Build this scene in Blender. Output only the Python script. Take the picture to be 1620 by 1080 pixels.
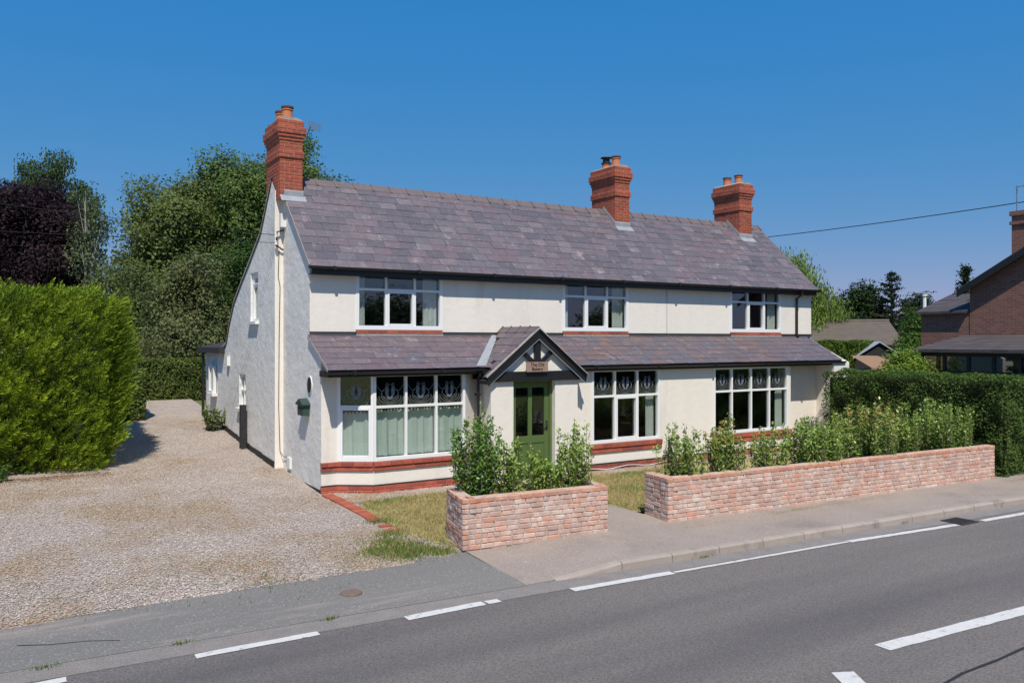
import bpy, bmesh, math, random
import numpy as np
from mathutils import Vector, Matrix
random.seed(7)
for o in list(bpy.data.objects): bpy.data.objects.remove(o)
S = bpy.context.scene
COL = S.collection
R = math.radians

# ------------------------------------------------------------------ camera, sky, sun, exposure
cam_d = bpy.data.cameras.new('camera'); cam = bpy.data.objects.new('camera', cam_d); COL.objects.link(cam)
cam.location = (0, 0, 3.0); cam.rotation_euler = (R(90), 0, R(-31.66))
cam_d.sensor_width = 36; cam_d.lens = 1300/1620*36; cam_d.shift_y = -3/1620; cam_d.clip_end = 3000
S.camera = cam
TO_SUN = Vector((-0.25, -0.56, 0.93)).normalized()
W = bpy.data.worlds.new('World'); S.world = W; W.use_nodes = True
wn = W.node_tree.nodes; wl = W.node_tree.links
sky = wn.new('ShaderNodeTexSky'); sky.sky_type = 'NISHITA'; sky.sun_disc = False
sky.sun_elevation = math.asin(TO_SUN.z); sky.sun_rotation = math.atan2(TO_SUN.x, TO_SUN.y)
sky.air_density = 1.0; sky.dust_density = 0.25; sky.ozone_density = 4.0; sky.altitude = 50
hs = wn.new('ShaderNodeHueSaturation'); hs.inputs['Saturation'].default_value = 1.3; hs.inputs['Value'].default_value = .92
wl.new(sky.outputs[0], hs.inputs['Color'])
sp_ = wn.new('ShaderNodeSeparateColor'); cb_ = wn.new('ShaderNodeCombineColor'); wl.new(hs.outputs[0], sp_.inputs[0])
for i_, (p_, k_) in enumerate(((.86, .60), (.36, 1.46), (.10, 3.75))):       # clear summer air: even, deep blue
    a_ = wn.new('ShaderNodeMath'); a_.operation = 'POWER'; a_.inputs[1].default_value = p_; wl.new(sp_.outputs[i_], a_.inputs[0])
    m_ = wn.new('ShaderNodeMath'); m_.operation = 'MULTIPLY'; m_.inputs[1].default_value = k_; wl.new(a_.outputs[0], m_.inputs[0]); wl.new(m_.outputs[0], cb_.inputs[i_])
wl.new(cb_.outputs[0], wn['Background'].inputs[0]); wn['Background'].inputs[1].default_value = 0.13
sd = bpy.data.lights.new('sun', 'SUN'); sd.energy = 5.0; sd.angle = R(0.53); sd.color = (1.0, 0.925, 0.82)
sun = bpy.data.objects.new('sun', sd); COL.objects.link(sun); sun.location = (-5, -20, 40)
sun.rotation_euler = TO_SUN.to_track_quat('Z', 'Y').to_euler()
S.view_settings.view_transform = 'Standard'; S.view_settings.look = 'None'
S.view_settings.gamma = 1; S.view_settings.use_curve_mapping = False
S.view_settings.exposure = 0.0
S.render.engine = 'CYCLES'

# ------------------------------------------------------------------ materials
def mat(name, c1, c2=None, scale=3.0, rough=0.85, bump=0.0, bscale=40.0, attr=False, spec=0.3, detail=6,
        stain=None, sscale=0.6, sthr=(0.55, 0.7), bdist=0.02, stretch=None, metallic=0.0, transl=0.0, speck=None, kscale=200.0, kthr=(.6,.7), tracks=None):
    m = bpy.data.materials.new(name); m.use_nodes = True
    n, l = m.node_tree.nodes, m.node_tree.links
    b = n['Principled BSDF']; b.inputs['Roughness'].default_value = rough
    b.inputs['Specular IOR Level'].default_value = spec; b.inputs['Metallic'].default_value = metallic
    g = n.new('ShaderNodeNewGeometry'); pos = g.outputs['Position']
    if stretch:
        mp = n.new('ShaderNodeMapping'); mp.inputs['Scale'].default_value = stretch
        l.new(pos, mp.inputs[0]); spos = mp.outputs[0]
    else: spos = pos
    def noise(sc, det=detail, p=None):
        t = n.new('ShaderNodeTexNoise'); t.inputs['Scale'].default_value = sc; t.inputs['Detail'].default_value = det
        t.inputs['Roughness'].default_value = 0.65; l.new(p or pos, t.inputs['Vector']); return t.outputs[0]
    def mix(f, a, bb, mode='MIX'):
        x = n.new('ShaderNodeMix'); x.data_type = 'RGBA'; x.blend_type = mode
        for s, v in ((x.inputs[0], f), (x.inputs[6], a), (x.inputs[7], bb)):
            if hasattr(v, 'links'): l.new(v, s)
            else: s.default_value = v if not isinstance(v, tuple) else (*v, 1)
        return x.outputs[2]
    def ramp(v, a, bb):
        x = n.new('ShaderNodeMapRange'); x.inputs[1].default_value = a; x.inputs[2].default_value = bb
        l.new(v, x.inputs[0]); return x.outputs[0]
    c = mix(ramp(noise(scale, p=spos), .3, .7), c1, c2 or c1)
    if tracks:                                        # long soft wheel-worn bands along the road
        mp2 = n.new('ShaderNodeMapping'); mp2.inputs['Scale'].default_value = tracks; l.new(pos, mp2.inputs[0])
        t_ = ramp(noise(sscale, p=mp2.outputs[0]), *sthr); h_ = n.new('ShaderNodeMath'); h_.operation = 'MULTIPLY'; h_.inputs[1].default_value = .85; l.new(t_, h_.inputs[0])
        c = mix(h_.outputs[0], c, stain)
        c = mix(ramp(noise(1.7), .60, .78), c, tuple(q*1.5 for q in stain))
    elif stain: c = mix(ramp(noise(sscale, p=spos), *sthr), c, stain)
    if speck: c = mix(ramp(noise(kscale, 2), *kthr), c, speck)
    if attr:
        a = n.new('ShaderNodeAttribute'); a.attribute_name = 'Col'
        c = mix(1.0, c, a.outputs['Color'], 'MULTIPLY')
    l.new(c, b.inputs['Base Color'])
    if bump:
        bp = n.new('ShaderNodeBump'); bp.inputs['Strength'].default_value = bump; bp.inputs['Distance'].default_value = bdist
        l.new(noise(bscale, 4), bp.inputs['Height']); l.new(bp.outputs[0], b.inputs['Normal'])
    if transl:
        t = n.new('ShaderNodeBsdfTranslucent'); l.new(c, t.inputs[0])
        ms = n.new('ShaderNodeMixShader'); ms.inputs[0].default_value = transl
        l.new(b.outputs[0], ms.inputs[1]); l.new(t.outputs[0], ms.inputs[2])
        l.new(ms.outputs[0], n['Material Output'].inputs[0])
    return m
def glass_mat():
    m = bpy.data.materials.new('window_glass'); m.use_nodes = True
    n, l = m.node_tree.nodes, m.node_tree.links; n.remove(n['Principled BSDF'])
    t = n.new('ShaderNodeBsdfTransparent'); t.inputs[0].default_value = (.86, .9, .88, 1)
    g = n.new('ShaderNodeBsdfGlossy'); g.inputs['Roughness'].default_value = 0.02
    f = n.new('ShaderNodeFresnel'); ge = n.new('ShaderNodeNewGeometry'); mr = n.new('ShaderNodeMapRange')
    mr.inputs[3].default_value = 1.95; mr.inputs[4].default_value = 1/1.95       # leaving the pane: inverse index
    l.new(ge.outputs['Backfacing'], mr.inputs[0]); l.new(mr.outputs[0], f.inputs[0])
    x = n.new('ShaderNodeMixShader'); l.new(f.outputs[0], x.inputs[0]); l.new(t.outputs[0], x.inputs[1]); l.new(g.outputs[0], x.inputs[2])
    l.new(x.outputs[0], n['Material Output'].inputs[0]); return m
def brickwall_mat(name, c1, c2, mo):
    m = bpy.data.materials.new(name); m.use_nodes = True
    n, l = m.node_tree.nodes, m.node_tree.links; b = n['Principled BSDF']; b.inputs['Roughness'].default_value = .9
    g = n.new('ShaderNodeNewGeometry'); sp = n.new('ShaderNodeSeparateXYZ'); l.new(g.outputs['Position'], sp.inputs[0])
    ad = n.new('ShaderNodeMath'); l.new(sp.outputs[0], ad.inputs[0]); l.new(sp.outputs[1], ad.inputs[1])
    cb = n.new('ShaderNodeCombineXYZ'); l.new(ad.outputs[0], cb.inputs[0]); l.new(sp.outputs[2], cb.inputs[1])
    t = n.new('ShaderNodeTexBrick'); l.new(cb.outputs[0], t.inputs[0])
    t.inputs['Color1'].default_value = (*c1, 1); t.inputs['Color2'].default_value = (*c2, 1); t.inputs['Mortar'].default_value = (*mo, 1)
    t.inputs['Scale'].default_value = 1; t.inputs['Mortar Size'].default_value = .008; t.inputs['Brick Width'].default_value = .225; t.inputs['Row Height'].default_value = .075
    l.new(t.outputs[0], b.inputs['Base Color'])
    bp = n.new('ShaderNodeBump'); bp.inputs['Strength'].default_value = .6; bp.inputs['Distance'].default_value = .01
    bp.invert = True; l.new(t.outputs['Fac'], bp.inputs['Height']); l.new(bp.outputs[0], b.inputs['Normal']); return m
M = {}
M['render'] = mat('painted_render', (.77, .72, .645), (.81, .765, .69), 1.3, .9, .28, 6, stain=(.66, .605, .53), sscale=1.1, sthr=(.56, .8), bdist=.03, stretch=(1.7, 1.7, .4))
M['gable'] = mat('weathered_render', (.72, .70, .66), (.78, .76, .72), 1.6, .9, .55, 3.5, stain=(.62, .61, .58), sscale=.9, sthr=(.5, .75), bdist=.05)
M['upvc'] = mat('white_frame_paint', (.82, .83, .83), rough=.35, spec=.5)
M['black'] = mat('black_gloss_paint', (.012, .012, .013), (.02, .02, .022), 6, .38, spec=.5)
M['bitumen'] = mat('black_plinth_paint', (.02, .02, .022), (.035, .034, .034), 8, .7)
M['glass'] = glass_mat()
M['slate'] = mat('roof_slate', (.124, .109, .123), (.163, .145, .160), 7, .6, .5, 45, attr=True, stain=(.30, .285, .275), sscale=4.5, sthr=(.58, .74), speck=(.34, .32, .30), kscale=16, kthr=(.66, .74), spec=.4)
M['slate_base'] = mat('roof_underlay', (.04, .036, .038))
M['ridge'] = mat('ridge_tile_clay', (.12, .10, .105), (.17, .14, .14), 8, .7, .3, 40)
M['lead'] = mat('lead_flashing', (.25, .27, .30), (.34, .36, .39), 5, .5, .3, 20)
M['cement'] = mat('cement_fillet', (.42, .40, .37), (.25, .24, .22), 12, .95, .6, 40)
M['redbrick'] = mat('red_engineering_brick', (.33, .085, .05), (.40, .115, .065), 9, .75, .3, 90, attr=True)
M['mortar'] = mat('pale_mortar', (.52, .45, .40), (.44, .37, .32), 10, .95, .5, 60)
M['chimmortar'] = mat('pink_mortar', (.50, .30, .24), (.44, .26, .2), 10, .95)
M['redmortar'] = mat('red_mortar', (.30, .15, .11), (.36, .2, .15), 10, .95, .4, 60)
M['oldbrick'] = mat('reclaimed_brick', (.60, .415, .335), (.52, .335, .265), 13, .93, .7, 70, attr=True, stain=(.68, .55, .48), sscale=6, sthr=(.45, .66), bdist=.01)
M['pot'] = mat('terracotta', (.52, .19, .09), (.46, .16, .08), 6, .8)
M['soot'] = mat('sooty_terracotta', (.18, .06, .04), (.1, .05, .04), 10, .9)
M['sill'] = mat('sill_brick', (.44, .115, .07), (.36, .085, .055), 5, .6, .2, 60, attr=True, stain=(.22, .12, .12), sscale=2.0, sthr=(.62, .75))
M['green'] = mat('green_door_paint', (.088, .138, .045), (.10, .152, .05), 3, .4, spec=.4)
M['dkgreen'] = mat('dark_green_metal', (.03, .06, .05), (.04, .07, .06), 10, .45)
M['metal'] = mat('grey_metal', (.4, .4, .42), rough=.35, metallic=.8)
M['darkmetal'] = mat('dark_iron', (.03, .03, .032), (.06, .05, .045), 12, .6)
M['wood'] = mat('sign_wood', (.36, .25, .19), (.28, .19, .15), 4, .8, .3, 60, stretch=(4, 4, 40))
M['curtain'] = mat('sage_curtain', (.68, .74, .69), (.76, .80, .75), 6, .9)
M['whitecurtain'] = mat('white_curtain', (.72, .71, .68), rough=.9)
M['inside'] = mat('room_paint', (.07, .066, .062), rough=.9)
M['came'] = mat('lead_came', (.24, .26, .27), rough=.5)
M['petal'] = mat('frosted_petal_glass', (.22, .25, .27), (.12, .14, .17), 20, .3)
M['bluedrop'] = mat('deep_blue_glass', (.01, .02, .06), rough=.2)
M['cable'] = mat('black_cable', (.02, .02, .02), rough=.6)
M['whitepl'] = mat('white_plastic', (.75, .75, .73), rough=.5)
M['gravel'] = mat('gravel_bed', (.31, .245, .20), (.41, .345, .29), 2.2, .95, 1.0, 55, stain=(.30, .215, .135), sscale=.36, sthr=(.46, .60), speck=(.58, .53, .48), kscale=38, kthr=(.5, .62), bdist=.03)
M['stone'] = mat('gravel_pebble', (.46, .39, .345), (.325, .262, .23), .6, .9, attr=True, stain=(.32, .23, .145), sscale=.36, sthr=(.46, .60))
M['soil'] = mat('garden_soil', (.10, .075, .05), (.15, .11, .075), 6, .95, .8, 30)
M['lawn'] = mat('dry_lawn', (.24, .22, .08), (.48, .38, .19), 1.3, .95, .8, 60)
M['field'] = mat('field_grass', (.09, .12, .03), (.14, .15, .05), .5, .95, .6, 5)
M['grass'] = mat('grass_blade', (.9, .9, .9), (1, 1, 1), 2, .8, attr=True, transl=.3)
M['asphalt'] = mat('road_asphalt', (.097, .087, .082), (.24, .215, .197), 34, .85, .9, 120, detail=3, stain=(.088, .083, .083), sscale=.8, sthr=(.46, .66), speck=(.27, .25, .24), kscale=75, kthr=(.55, .72), bdist=.012, tracks=(.06, .55, 1))
M['pave'] = mat('footway_tarmac', (.285, .235, .20), (.335, .28, .24), 1.2, .9, .8, 90, stain=(.215, .185, .165), sscale=.8, sthr=(.52, .72), speck=(.46, .40, .355), kscale=38, kthr=(.55, .7), bdist=.012)
M['apron'] = mat('crossover_tarmac', (.165, .160, .150), (.20, .188, .172), .8, .9, .8, 90, stain=(.29, .245, .215), sscale=1.1, sthr=(.53, .64), stretch=(.22, 1.5, 1), speck=(.32, .31, .30), kscale=38, kthr=(.56, .7), bdist=.012)
M['gutterdirt'] = mat('road_edge_grit', (.27, .24, .22), (.20, .185, .175), 4, .95, .8, 80, speck=(.40, .37, .34), kscale=60, kthr=(.55, .66))
M['kerb'] = mat('kerb_concrete', (.33, .28, .24), (.40, .345, .30), 3, .9, .5, 60, stain=(.22, .19, .17), sscale=2, sthr=(.55, .7))
M['coverrust'] = mat('rusty_cover', (.15, .10, .08), (.2, .15, .12), 20, .9)
M['paint'] = mat('road_paint', (.64, .63, .60), (.54, .53, .51), 14, .7, .3, 120, stain=(.30, .285, .275), sscale=11, sthr=(.58, .68))
M['tar'] = mat('tar_seam', (.03, .03, .032), rough=.6)
M['hay'] = mat('dry_clippings', (.50, .40, .22), (.42, .33, .18), 20, .95)
M['bark'] = mat('bark', (.13, .10, .08), (.2, .16, .13), 12, .95, .8, 30)
M['birchbark'] = mat('birch_bark', (.55, .53, .5), (.3, .28, .26), 8, .9)
M['leaf'] = mat('leaves', (1, 1, 1), (.82, .85, .8), .8, .6, attr=True, transl=.32, spec=.15)
M['leafshine'] = mat('glossy_leaves', (1, 1, 1), (.85, .88, .85), 3, .38, attr=True, transl=.25, spec=.5)
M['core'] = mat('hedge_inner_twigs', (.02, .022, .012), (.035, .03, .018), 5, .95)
M['nbrick'] = brickwall_mat('neighbour_brickwork', (.17, .07, .052), (.24, .105, .075), (.24, .19, .16))
M['ntile'] = brickwall_mat('dark_roof_slates', (.06, .05, .055), (.095, .08, .085), (.03, .026, .028))
M['btile'] = mat('brown_concrete_tile', (.12, .098, .08), (.155, .128, .105), 2, .85, .3, 20)
M['terra'] = mat('pantile_orange', (.30, .18, .11), (.25, .16, .10), 3, .85)
M['corr'] = mat('corrugated_grey', (.38, .42, .46), rough=.5)

# ------------------------------------------------------------------ mesh helpers
class MB:
    def __init__(s): s.v = []; s.f = []; s.c = []
    def add(s, vs, fs, col=None):
        k = len(s.v); s.v += [tuple(v) for v in vs]; s.f += [tuple(i+k for i in f) for f in fs]
        s.c += [col or (1, 1, 1)]*len(vs)
    def quad(s, a, b, c, d): s.add([a, b, c, d], [(0, 1, 2, 3)])
    def box(s, x0, x1, y0, y1, z0, z1, M_=None, col=None):
        vs = [Vector((x, y, z)) for z in (z0, z1) for y in (y0, y1) for x in (x0, x1)]
        if M_ is not None: vs = [M_ @ v for v in vs]
        s.add(vs, [(0, 2, 3, 1), (4, 5, 7, 6), (0, 1, 5, 4), (2, 6, 7, 3), (0, 4, 6, 2), (1, 3, 7, 5)], col)
    def prism(s, poly, axis, a, b):
        """poly of 2D points extruded along axis ('x','y','z') from a to b"""
        def p(q, t): return {'x': (t, q[0], q[1]), 'y': (q[0], t, q[1]), 'z': (q[0], q[1], t)}[axis]
        n = len(poly)
        s.add([p(q, a) for q in poly]+[p(q, b) for q in poly],
              [tuple(range(n)), tuple(range(2*n-1, n-1, -1))]+[(i, i+n, (i+1) % n+n, (i+1) % n) for i in range(n)])
    def tube(s, pts, r, seg=6, cap=True):
        pts = [Vector(p) for p in pts]; n = len(pts)
        rs = r if isinstance(r, (list, tuple)) else [r]*n
        vs = []; fs = []
        for i, p in enumerate(pts):
            d = (pts[min(i+1, n-1)]-pts[max(i-1, 0)]).normalized()
            a = d.orthogonal().normalized() if i == 0 else (a-d*a.dot(d)).normalized()
            b = d.cross(a)
            for k in range(seg):
                t = 2*math.pi*k/seg; vs.append(p+(a*math.cos(t)+b*math.sin(t))*rs[i])
        for i in range(n-1):
            for k in range(seg):
                k2 = (k+1) % seg; fs.append((i*seg+k, i*seg+k2, (i+1)*seg+k2, (i+1)*seg+k))
        if cap: fs += [tuple(range(seg-1, -1, -1)), tuple((n-1)*seg+k for k in range(seg))]
        s.add(vs, fs)
    def lathe(s, x, y, prof, seg=16):
        vs = []; fs = []
        for r, z in prof:
            for k in range(seg): t = 2*math.pi*k/seg; vs.append((x+r*math.cos(t), y+r*math.sin(t), z))
        for i in range(len(prof)-1):
            for k in range(seg): k2 = (k+1) % seg; fs.append((i*seg+k, i*seg+k2, (i+1)*seg+k2, (i+1)*seg+k))
        s.add(vs, fs)
    def mesh(s, name, m, col=False, smooth=False):
        me = bpy.data.meshes.new(name); me.from_pydata(s.v, [], s.f); me.materials.append(M[m] if isinstance(m, str) else m)
        if col:
            a = me.attributes.new('Col', 'FLOAT_COLOR', 'POINT')
            a.data.foreach_set('color', [q for c in s.c for q in (*c, 1)])
        if smooth: me.polygons.foreach_set('use_smooth', [True]*len(me.polygons))
        bm = bmesh.new(); bm.from_mesh(me); bmesh.ops.recalc_face_normals(bm, faces=bm.faces); bm.to_mesh(me); bm.free()
        me.update(); return me
    def build(s, name, m, parent=None, col=False, smooth=False):
        return link(name, s.mesh(name, m, col, smooth), parent)
def wmat(o):
    return (wmat(o.parent) @ o.matrix_parent_inverse if o.parent else Matrix.Identity(4)) @ o.matrix_basis
def under(o, parent):
    """parent o and keep its own transform in world coordinates"""
    o.parent = parent; o.matrix_parent_inverse = wmat(parent).inverted()
def link(name, data, parent=None, mw=None):
    o = bpy.data.objects.new(name, data); COL.objects.link(o)
    if parent is not None: under(o, parent)
    if mw is not None: o.matrix_basis = mw
    return o
def empty(name, loc=(0, 0, 0)):
    o = bpy.data.objects.new(name, None); COL.objects.link(o); o.location = loc; o.empty_display_size = .2; return o
def tag(o, label, cat, group=None):
    o['label'] = label; o['category'] = cat
    if group: o['group'] = group
    return o
def structure(o): o['kind'] = 'structure'; return o
def stuff(o): o['kind'] = 'stuff'; return o
def sheet(name, polys, m, parent=None):
    b = MB()
    for p in polys: b.add(p, [tuple(range(len(p)))])
    return b.build(name, m, parent)
# parents that are not at the origin keep children in world coordinates via inverse
def thing(name, loc, label, cat, group=None):
    o = empty(name, loc); return tag(o, label, cat, group)
def put(name, b, m, parent, col=False, smooth=False):
    """link a builder given in world coordinates under a root Empty placed anywhere"""
    return b.build(name, m, parent, col, smooth)

GP = [(-300, -.27), (9.4, -.25), (10.9, -.2), (12, -.15), (15.6, -.06), (18.4, .12), (21, .3), (24.2, .6), (30, 1.0), (40, 1.3), (900, 1.3)]
def zg(y): return float(np.interp(y, [p[0] for p in GP], [p[1] for p in GP]))
def yroad(x): return 9.46-0.05*x if x > 0 else 9.46      # road edge
def ywall(x): return 10.89-0.055*(x-5.84)                # front of the boundary walls

# ------------------------------------------------------------------ ground, road, pavement
b = MB()
ys = [9.2, 10.9, 12, 15.6, 18.4, 21, 24.2, 30, 40, 90, 900]
for i in range(len(ys)-1):
    for xa, xb in ((-600, -30), (-30, 30), (30, 80), (80, 900)):
        y0, y1 = ys[i], ys[i+1]
        b.quad((xa, y0, zg(y0)-.06), (xb, y0, zg(y0)-.06), (xb, y1, zg(y1)-.06), (xa, y1, zg(y1)-.06))
b.quad((-600, -500, -.36), (900, -500, -.36), (900, 9.2, -.36), (-600, 9.2, -.36))
structure(b.build('ground', 'field'))
xs = list(range(-60, 121, 4))
b = MB()
for i in range(len(xs)-1):
    a, c = xs[i], xs[i+1]; b.quad((a, yroad(a)-9.4, -.27), (c, yroad(c)-9.4, -.27), (c, yroad(c)+.02, -.27), (a, yroad(a)+.02, -.27))
road = structure(b.build('road', 'asphalt'))
b = MB()
for i in range(len(xs)-1):
    a, c = xs[i], xs[i+1]; b.quad((a, yroad(a)-.36, -.266), (c, yroad(c)-.36, -.266), (c, yroad(c)+.08, -.266), (a, yroad(a)+.08, -.266))
b.build('gutter_grit', 'gutterdirt', road)
def strip(pts, w, z=-.262):
    """ragged painted strip along pts (centre line)"""
    bb = MB(); rnd = random.Random(int(pts[0][0]*100))
    n = max(3, int(math.dist(pts[0], pts[-1])/.12)); up = []; lo = []
    for i in range(n+1):
        t = i/n; x = pts[0][0]+(pts[-1][0]-pts[0][0])*t; y = pts[0][1]+(pts[-1][1]-pts[0][1])*t
        up.append((x, y+w/2+rnd.uniform(-.006, .006), z)); lo.append((x, y-w/2+rnd.uniform(-.006, .006), z))
    for i in range(n): bb.quad(lo[i], lo[i+1], up[i+1], up[i])
    return bb
for (x0, y0, x1, y1, w) in [(-1.2, 8.98, .5, 8.98, .13), (1.67, 8.93, 2.97, 8.92, .13), (4.0, 8.85, 5.05, 8.86, .15), (5.09, 8.86, 5.27, 8.85, .13), (6.3, 8.72, 7.97, 8.63, .14),
                            (8.0, 8.63, 11.6, 8.46, .075), (11.62, 8.46, 14.3, 8.22, .12), (15.0, 8.16, 19, 7.96, .13), (19.6, 7.93, 24, 7.7, .13)]:
    strip([(x0, y0), (x1, y1)], w).build('edge_line_marking', 'paint', road)
for (x0, y0, x1, y1) in [(7.92, 5.36, 11.6, 5.12), (14.5, 4.95, 18.2, 4.72), (21, 4.55, 24.7, 4.3)]:
    strip([(x0, y0), (x1, y1)], .19).build('centre_line_marking', 'paint', road)
b = MB(); b.quad((6.35, 4.3, -.262), (6.52, 4.16, -.262), (7.11, 5.12, -.262), (6.9, 5.22, -.262)); b.build('hatch_marking', 'paint', road)
b = MB()
sp = [(7.4, 4.45), (8.0, 4.52), (8.6, 4.52), (9.2, 4.55), (9.8, 4.62), (10.6, 4.62), (12, 4.6), (15, 4.5)]
for i in range(len(sp)-1): b.quad((*sp[i], -.262), (*sp[i+1], -.262), (sp[i+1][0], sp[i+1][1]+.035, -.262), (sp[i][0], sp[i][1]+.03, -.262))
b.build('tar_seam', 'tar', road)
# footway in front of the walls, crossover on the left
def row(f0, z0, f1, z1, x0, x1, step=.5):
    bb = MB(); n = int((x1-x0)/step)
    for i in range(n):
        a = x0+(x1-x0)*i/n; c = x0+(x1-x0)*(i+1)/n
        za = z0(a) if callable(z0) else z0; zc = z0(c) if callable(z0) else z0
        bb.quad((a, f0(a), za), (c, f0(c), zc), (c, f1(c), z1), (a, f1(a), z1))
    return bb
kz = lambda x: -.258+min(max((x-6.3)/1.1, 0), 1)*.108          # dropped kerb rising to full height
b = row(lambda x: yroad(x)+.05, lambda x: kz(x)-.004, lambda x: 11.6-.05*(x-6), -.15, 5.9, 80, .4)
pav = structure(b.build('footway', 'pave'))
b = MB(); b.add([(8.42, 10.4, -.156), (9.75, 10.4, -.156), (9.76, 11.4, -.13), (9.78, 12.2, -.118), (9.3, 12.5, -.115), (8.5, 12.6, -.115)], [tuple(range(6))])
structure(b.build('garden_path', 'pave'))
b = MB(); n = 60
for i in range(n):
    a = -14+19.9*i/n; c = -14+19.9*(i+1)/n
    j = lambda x: 10.9+.10*math.sin(x*2.3)+.06*math.sin(x*5.1+1)+.05*math.sin(x*11)+(.25 if x < 1 else 0)*(1-x)*.5
    b.quad((a, yroad(a)+.02, -.262), (c, yroad(c)+.02, -.262), (c, yroad(c)+.25, -.243), (a, yroad(a)+.25, -.243))
    b.quad((a, yroad(a)+.25, -.243), (c, yroad(c)+.25, -.243), (c, min(j(c), 12), -.195), (a, min(j(a), 12), -.195))
structure(b.build('crossover', 'apron'))
b = MB()
pts = [(1.05, 9.75), (.75, 9.9), (.4, 9.98), (.1, 10.12)]
for i in range(3):
    (xa, ya), (xb, yb) = pts[i], pts[i+1]; q = lambda y: -.243+(y-yroad(.5)-.25)/(10.95-yroad(.5)-.25)*.048+.004
    b.quad((xa, ya, q(ya)), (xb, yb, q(yb)), (xb+.008, yb+.012, q(yb)), (xa+.008, ya+.012, q(ya)))
b.build('tarmac_crack', 'tar', pav)
# kerb stones
kerb = structure(empty('kerb', (6.3, yroad(6.3), -.27)))
x = 6.35; first = True
while x < 34:
    L = 1.1 if first else .915
    b = MB(); x1 = x+L-.012
    za, zb = kz(x), kz(x1)
    pr = []
    for xx, zt in ((x, za), (x1, zb)):
        y = yroad(xx); pr.append([(xx, y, -.33), (xx, y+.012, zt-.03), (xx, y+.035, zt), (xx, y+.125, zt), (xx, y+.125, -.33)])
    b.add(pr[0]+pr[1], [(0, 1, 2, 3, 4), (9, 8, 7, 6, 5)]+[(i, i+5, (i+1) % 5+5, (i+1) % 5) for i in range(5)])
    put('kerb_stone', b, 'kerb', kerb)
    x += L; first = False
# gravel drive
b = MB(); gy = [10.7, 11.4, 12, 13.5, 15.6, 17, 18.4, 21, 24.2, 27, 30, 34, 38]
for i in range(len(gy)-1):
    y0, y1 = gy[i], gy[i+1]
    for k in range(11):
        xa, xb = -16+2*k+.6*(k == 10), -14+2*k+.6*(k >= 9)
        if k == 10 and (y0 > 15.7): xb = 5.4
        b.quad((xa, y0, zg(y0)), (xb, y0, zg(y0)), (xb, y1, zg(y1)), (xa, y1, zg(y1)))
structure(b.build('gravel_drive', 'gravel'))
b = MB()
for (x0, x1, y0, y1) in [(5.3, 21, 14.75, 15.85)]:
    b.quad((x0, y0, -.075), (x1, y0, -.075), (x1, y1, -.045), (x0, y1, -.045))
structure(b.build('gravel_strip', 'gravel'))
LAWN = [(5.50, 12.3), (5.9, 11.2), (6.2, 11.3), (8.6, 12.4), (9.4, 12.6), (9.85, 11.6), (19.5, 11.0), (20.6, 14.8), (7.5, 14.85), (5.65, 14.7)]
def inside(x, y, poly):
    c = False; n_ = len(poly)
    for i_ in range(n_):
        (xa, ya), (xb, yb) = poly[i_], poly[i_-1]
        if (ya > y) != (yb > y) and x < (xb-xa)*(y-ya)/(yb-ya)+xa: c = not c
    return c
b = MB(); q = .15
for iy in range(28):
    for ix in range(104):
        xa, ya = 5.4+ix*q, 10.9+iy*q
        if inside(xa+q/2, ya+q/2, LAWN): b.quad((xa, ya, zg(ya)+.008), (xa+q, ya, zg(ya)+.008), (xa+q, ya+q, zg(ya+q)+.008), (xa, ya+q, zg(ya+q)+.008))
structure(b.build('front_lawn', 'lawn'))
b = MB(); b.quad((6.05, 10.95, .42), (8.35, 10.9, .42), (8.35, 11.55, .42), (6.1, 11.75, .42)); b.quad((9.9, 10.75, .4), (19.2, 10.3, .4), (19.2, 11.2, .4), (9.95, 11.3, .4))
structure(b.build('border_soil', 'soil'))

# numpy scatter builders
def np_object(name, V, F, colv, m, parent=None):
    me = bpy.data.meshes.new(name); nv, nf = len(V), len(F); k = F.shape[1]
    me.vertices.add(nv); me.vertices.foreach_set('co', V.astype(np.float32).ravel())
    me.loops.add(nf*k); me.loops.foreach_set('vertex_index', F.astype(np.int32).ravel())
    me.polygons.add(nf); me.polygons.foreach_set('loop_start', np.arange(0, nf*k, k, dtype=np.int32))
    me.materials.append(M[m]); me.update(calc_edges=True)
    a = me.attributes.new('Col', 'FLOAT_COLOR', 'POINT')
    a.data.foreach_set('color', np.concatenate([colv, np.ones((nv, 1))], 1).astype(np.float32).ravel())
    return link(name, me, parent)
def unit(a): return a/np.maximum(np.linalg.norm(a, axis=1, keepdims=True), 1e-9)
def leaves(P, N, size, col, rng, aspect=.55, D=None, bend=True):
    """diamond leaf per point: P points, N normals, D long direction"""
    n = len(P); N = unit(N)
    if D is None: D = rng.normal(size=(n, 3))
    D = unit(D-N*(D*N).sum(1, keepdims=True)); B = np.cross(N, D)
    s = size*rng.uniform(.65, 1.3, (n, 1))
    V = np.stack([P-D*s*.5, P+B*s*aspect*.5+N*s*.06, P+D*s*.5, P-B*s*aspect*.5+N*s*.06], 1).reshape(-1, 3)
    return V, np.arange(4*n).reshape(-1, 4), np.repeat(col, 4, 0)
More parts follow.
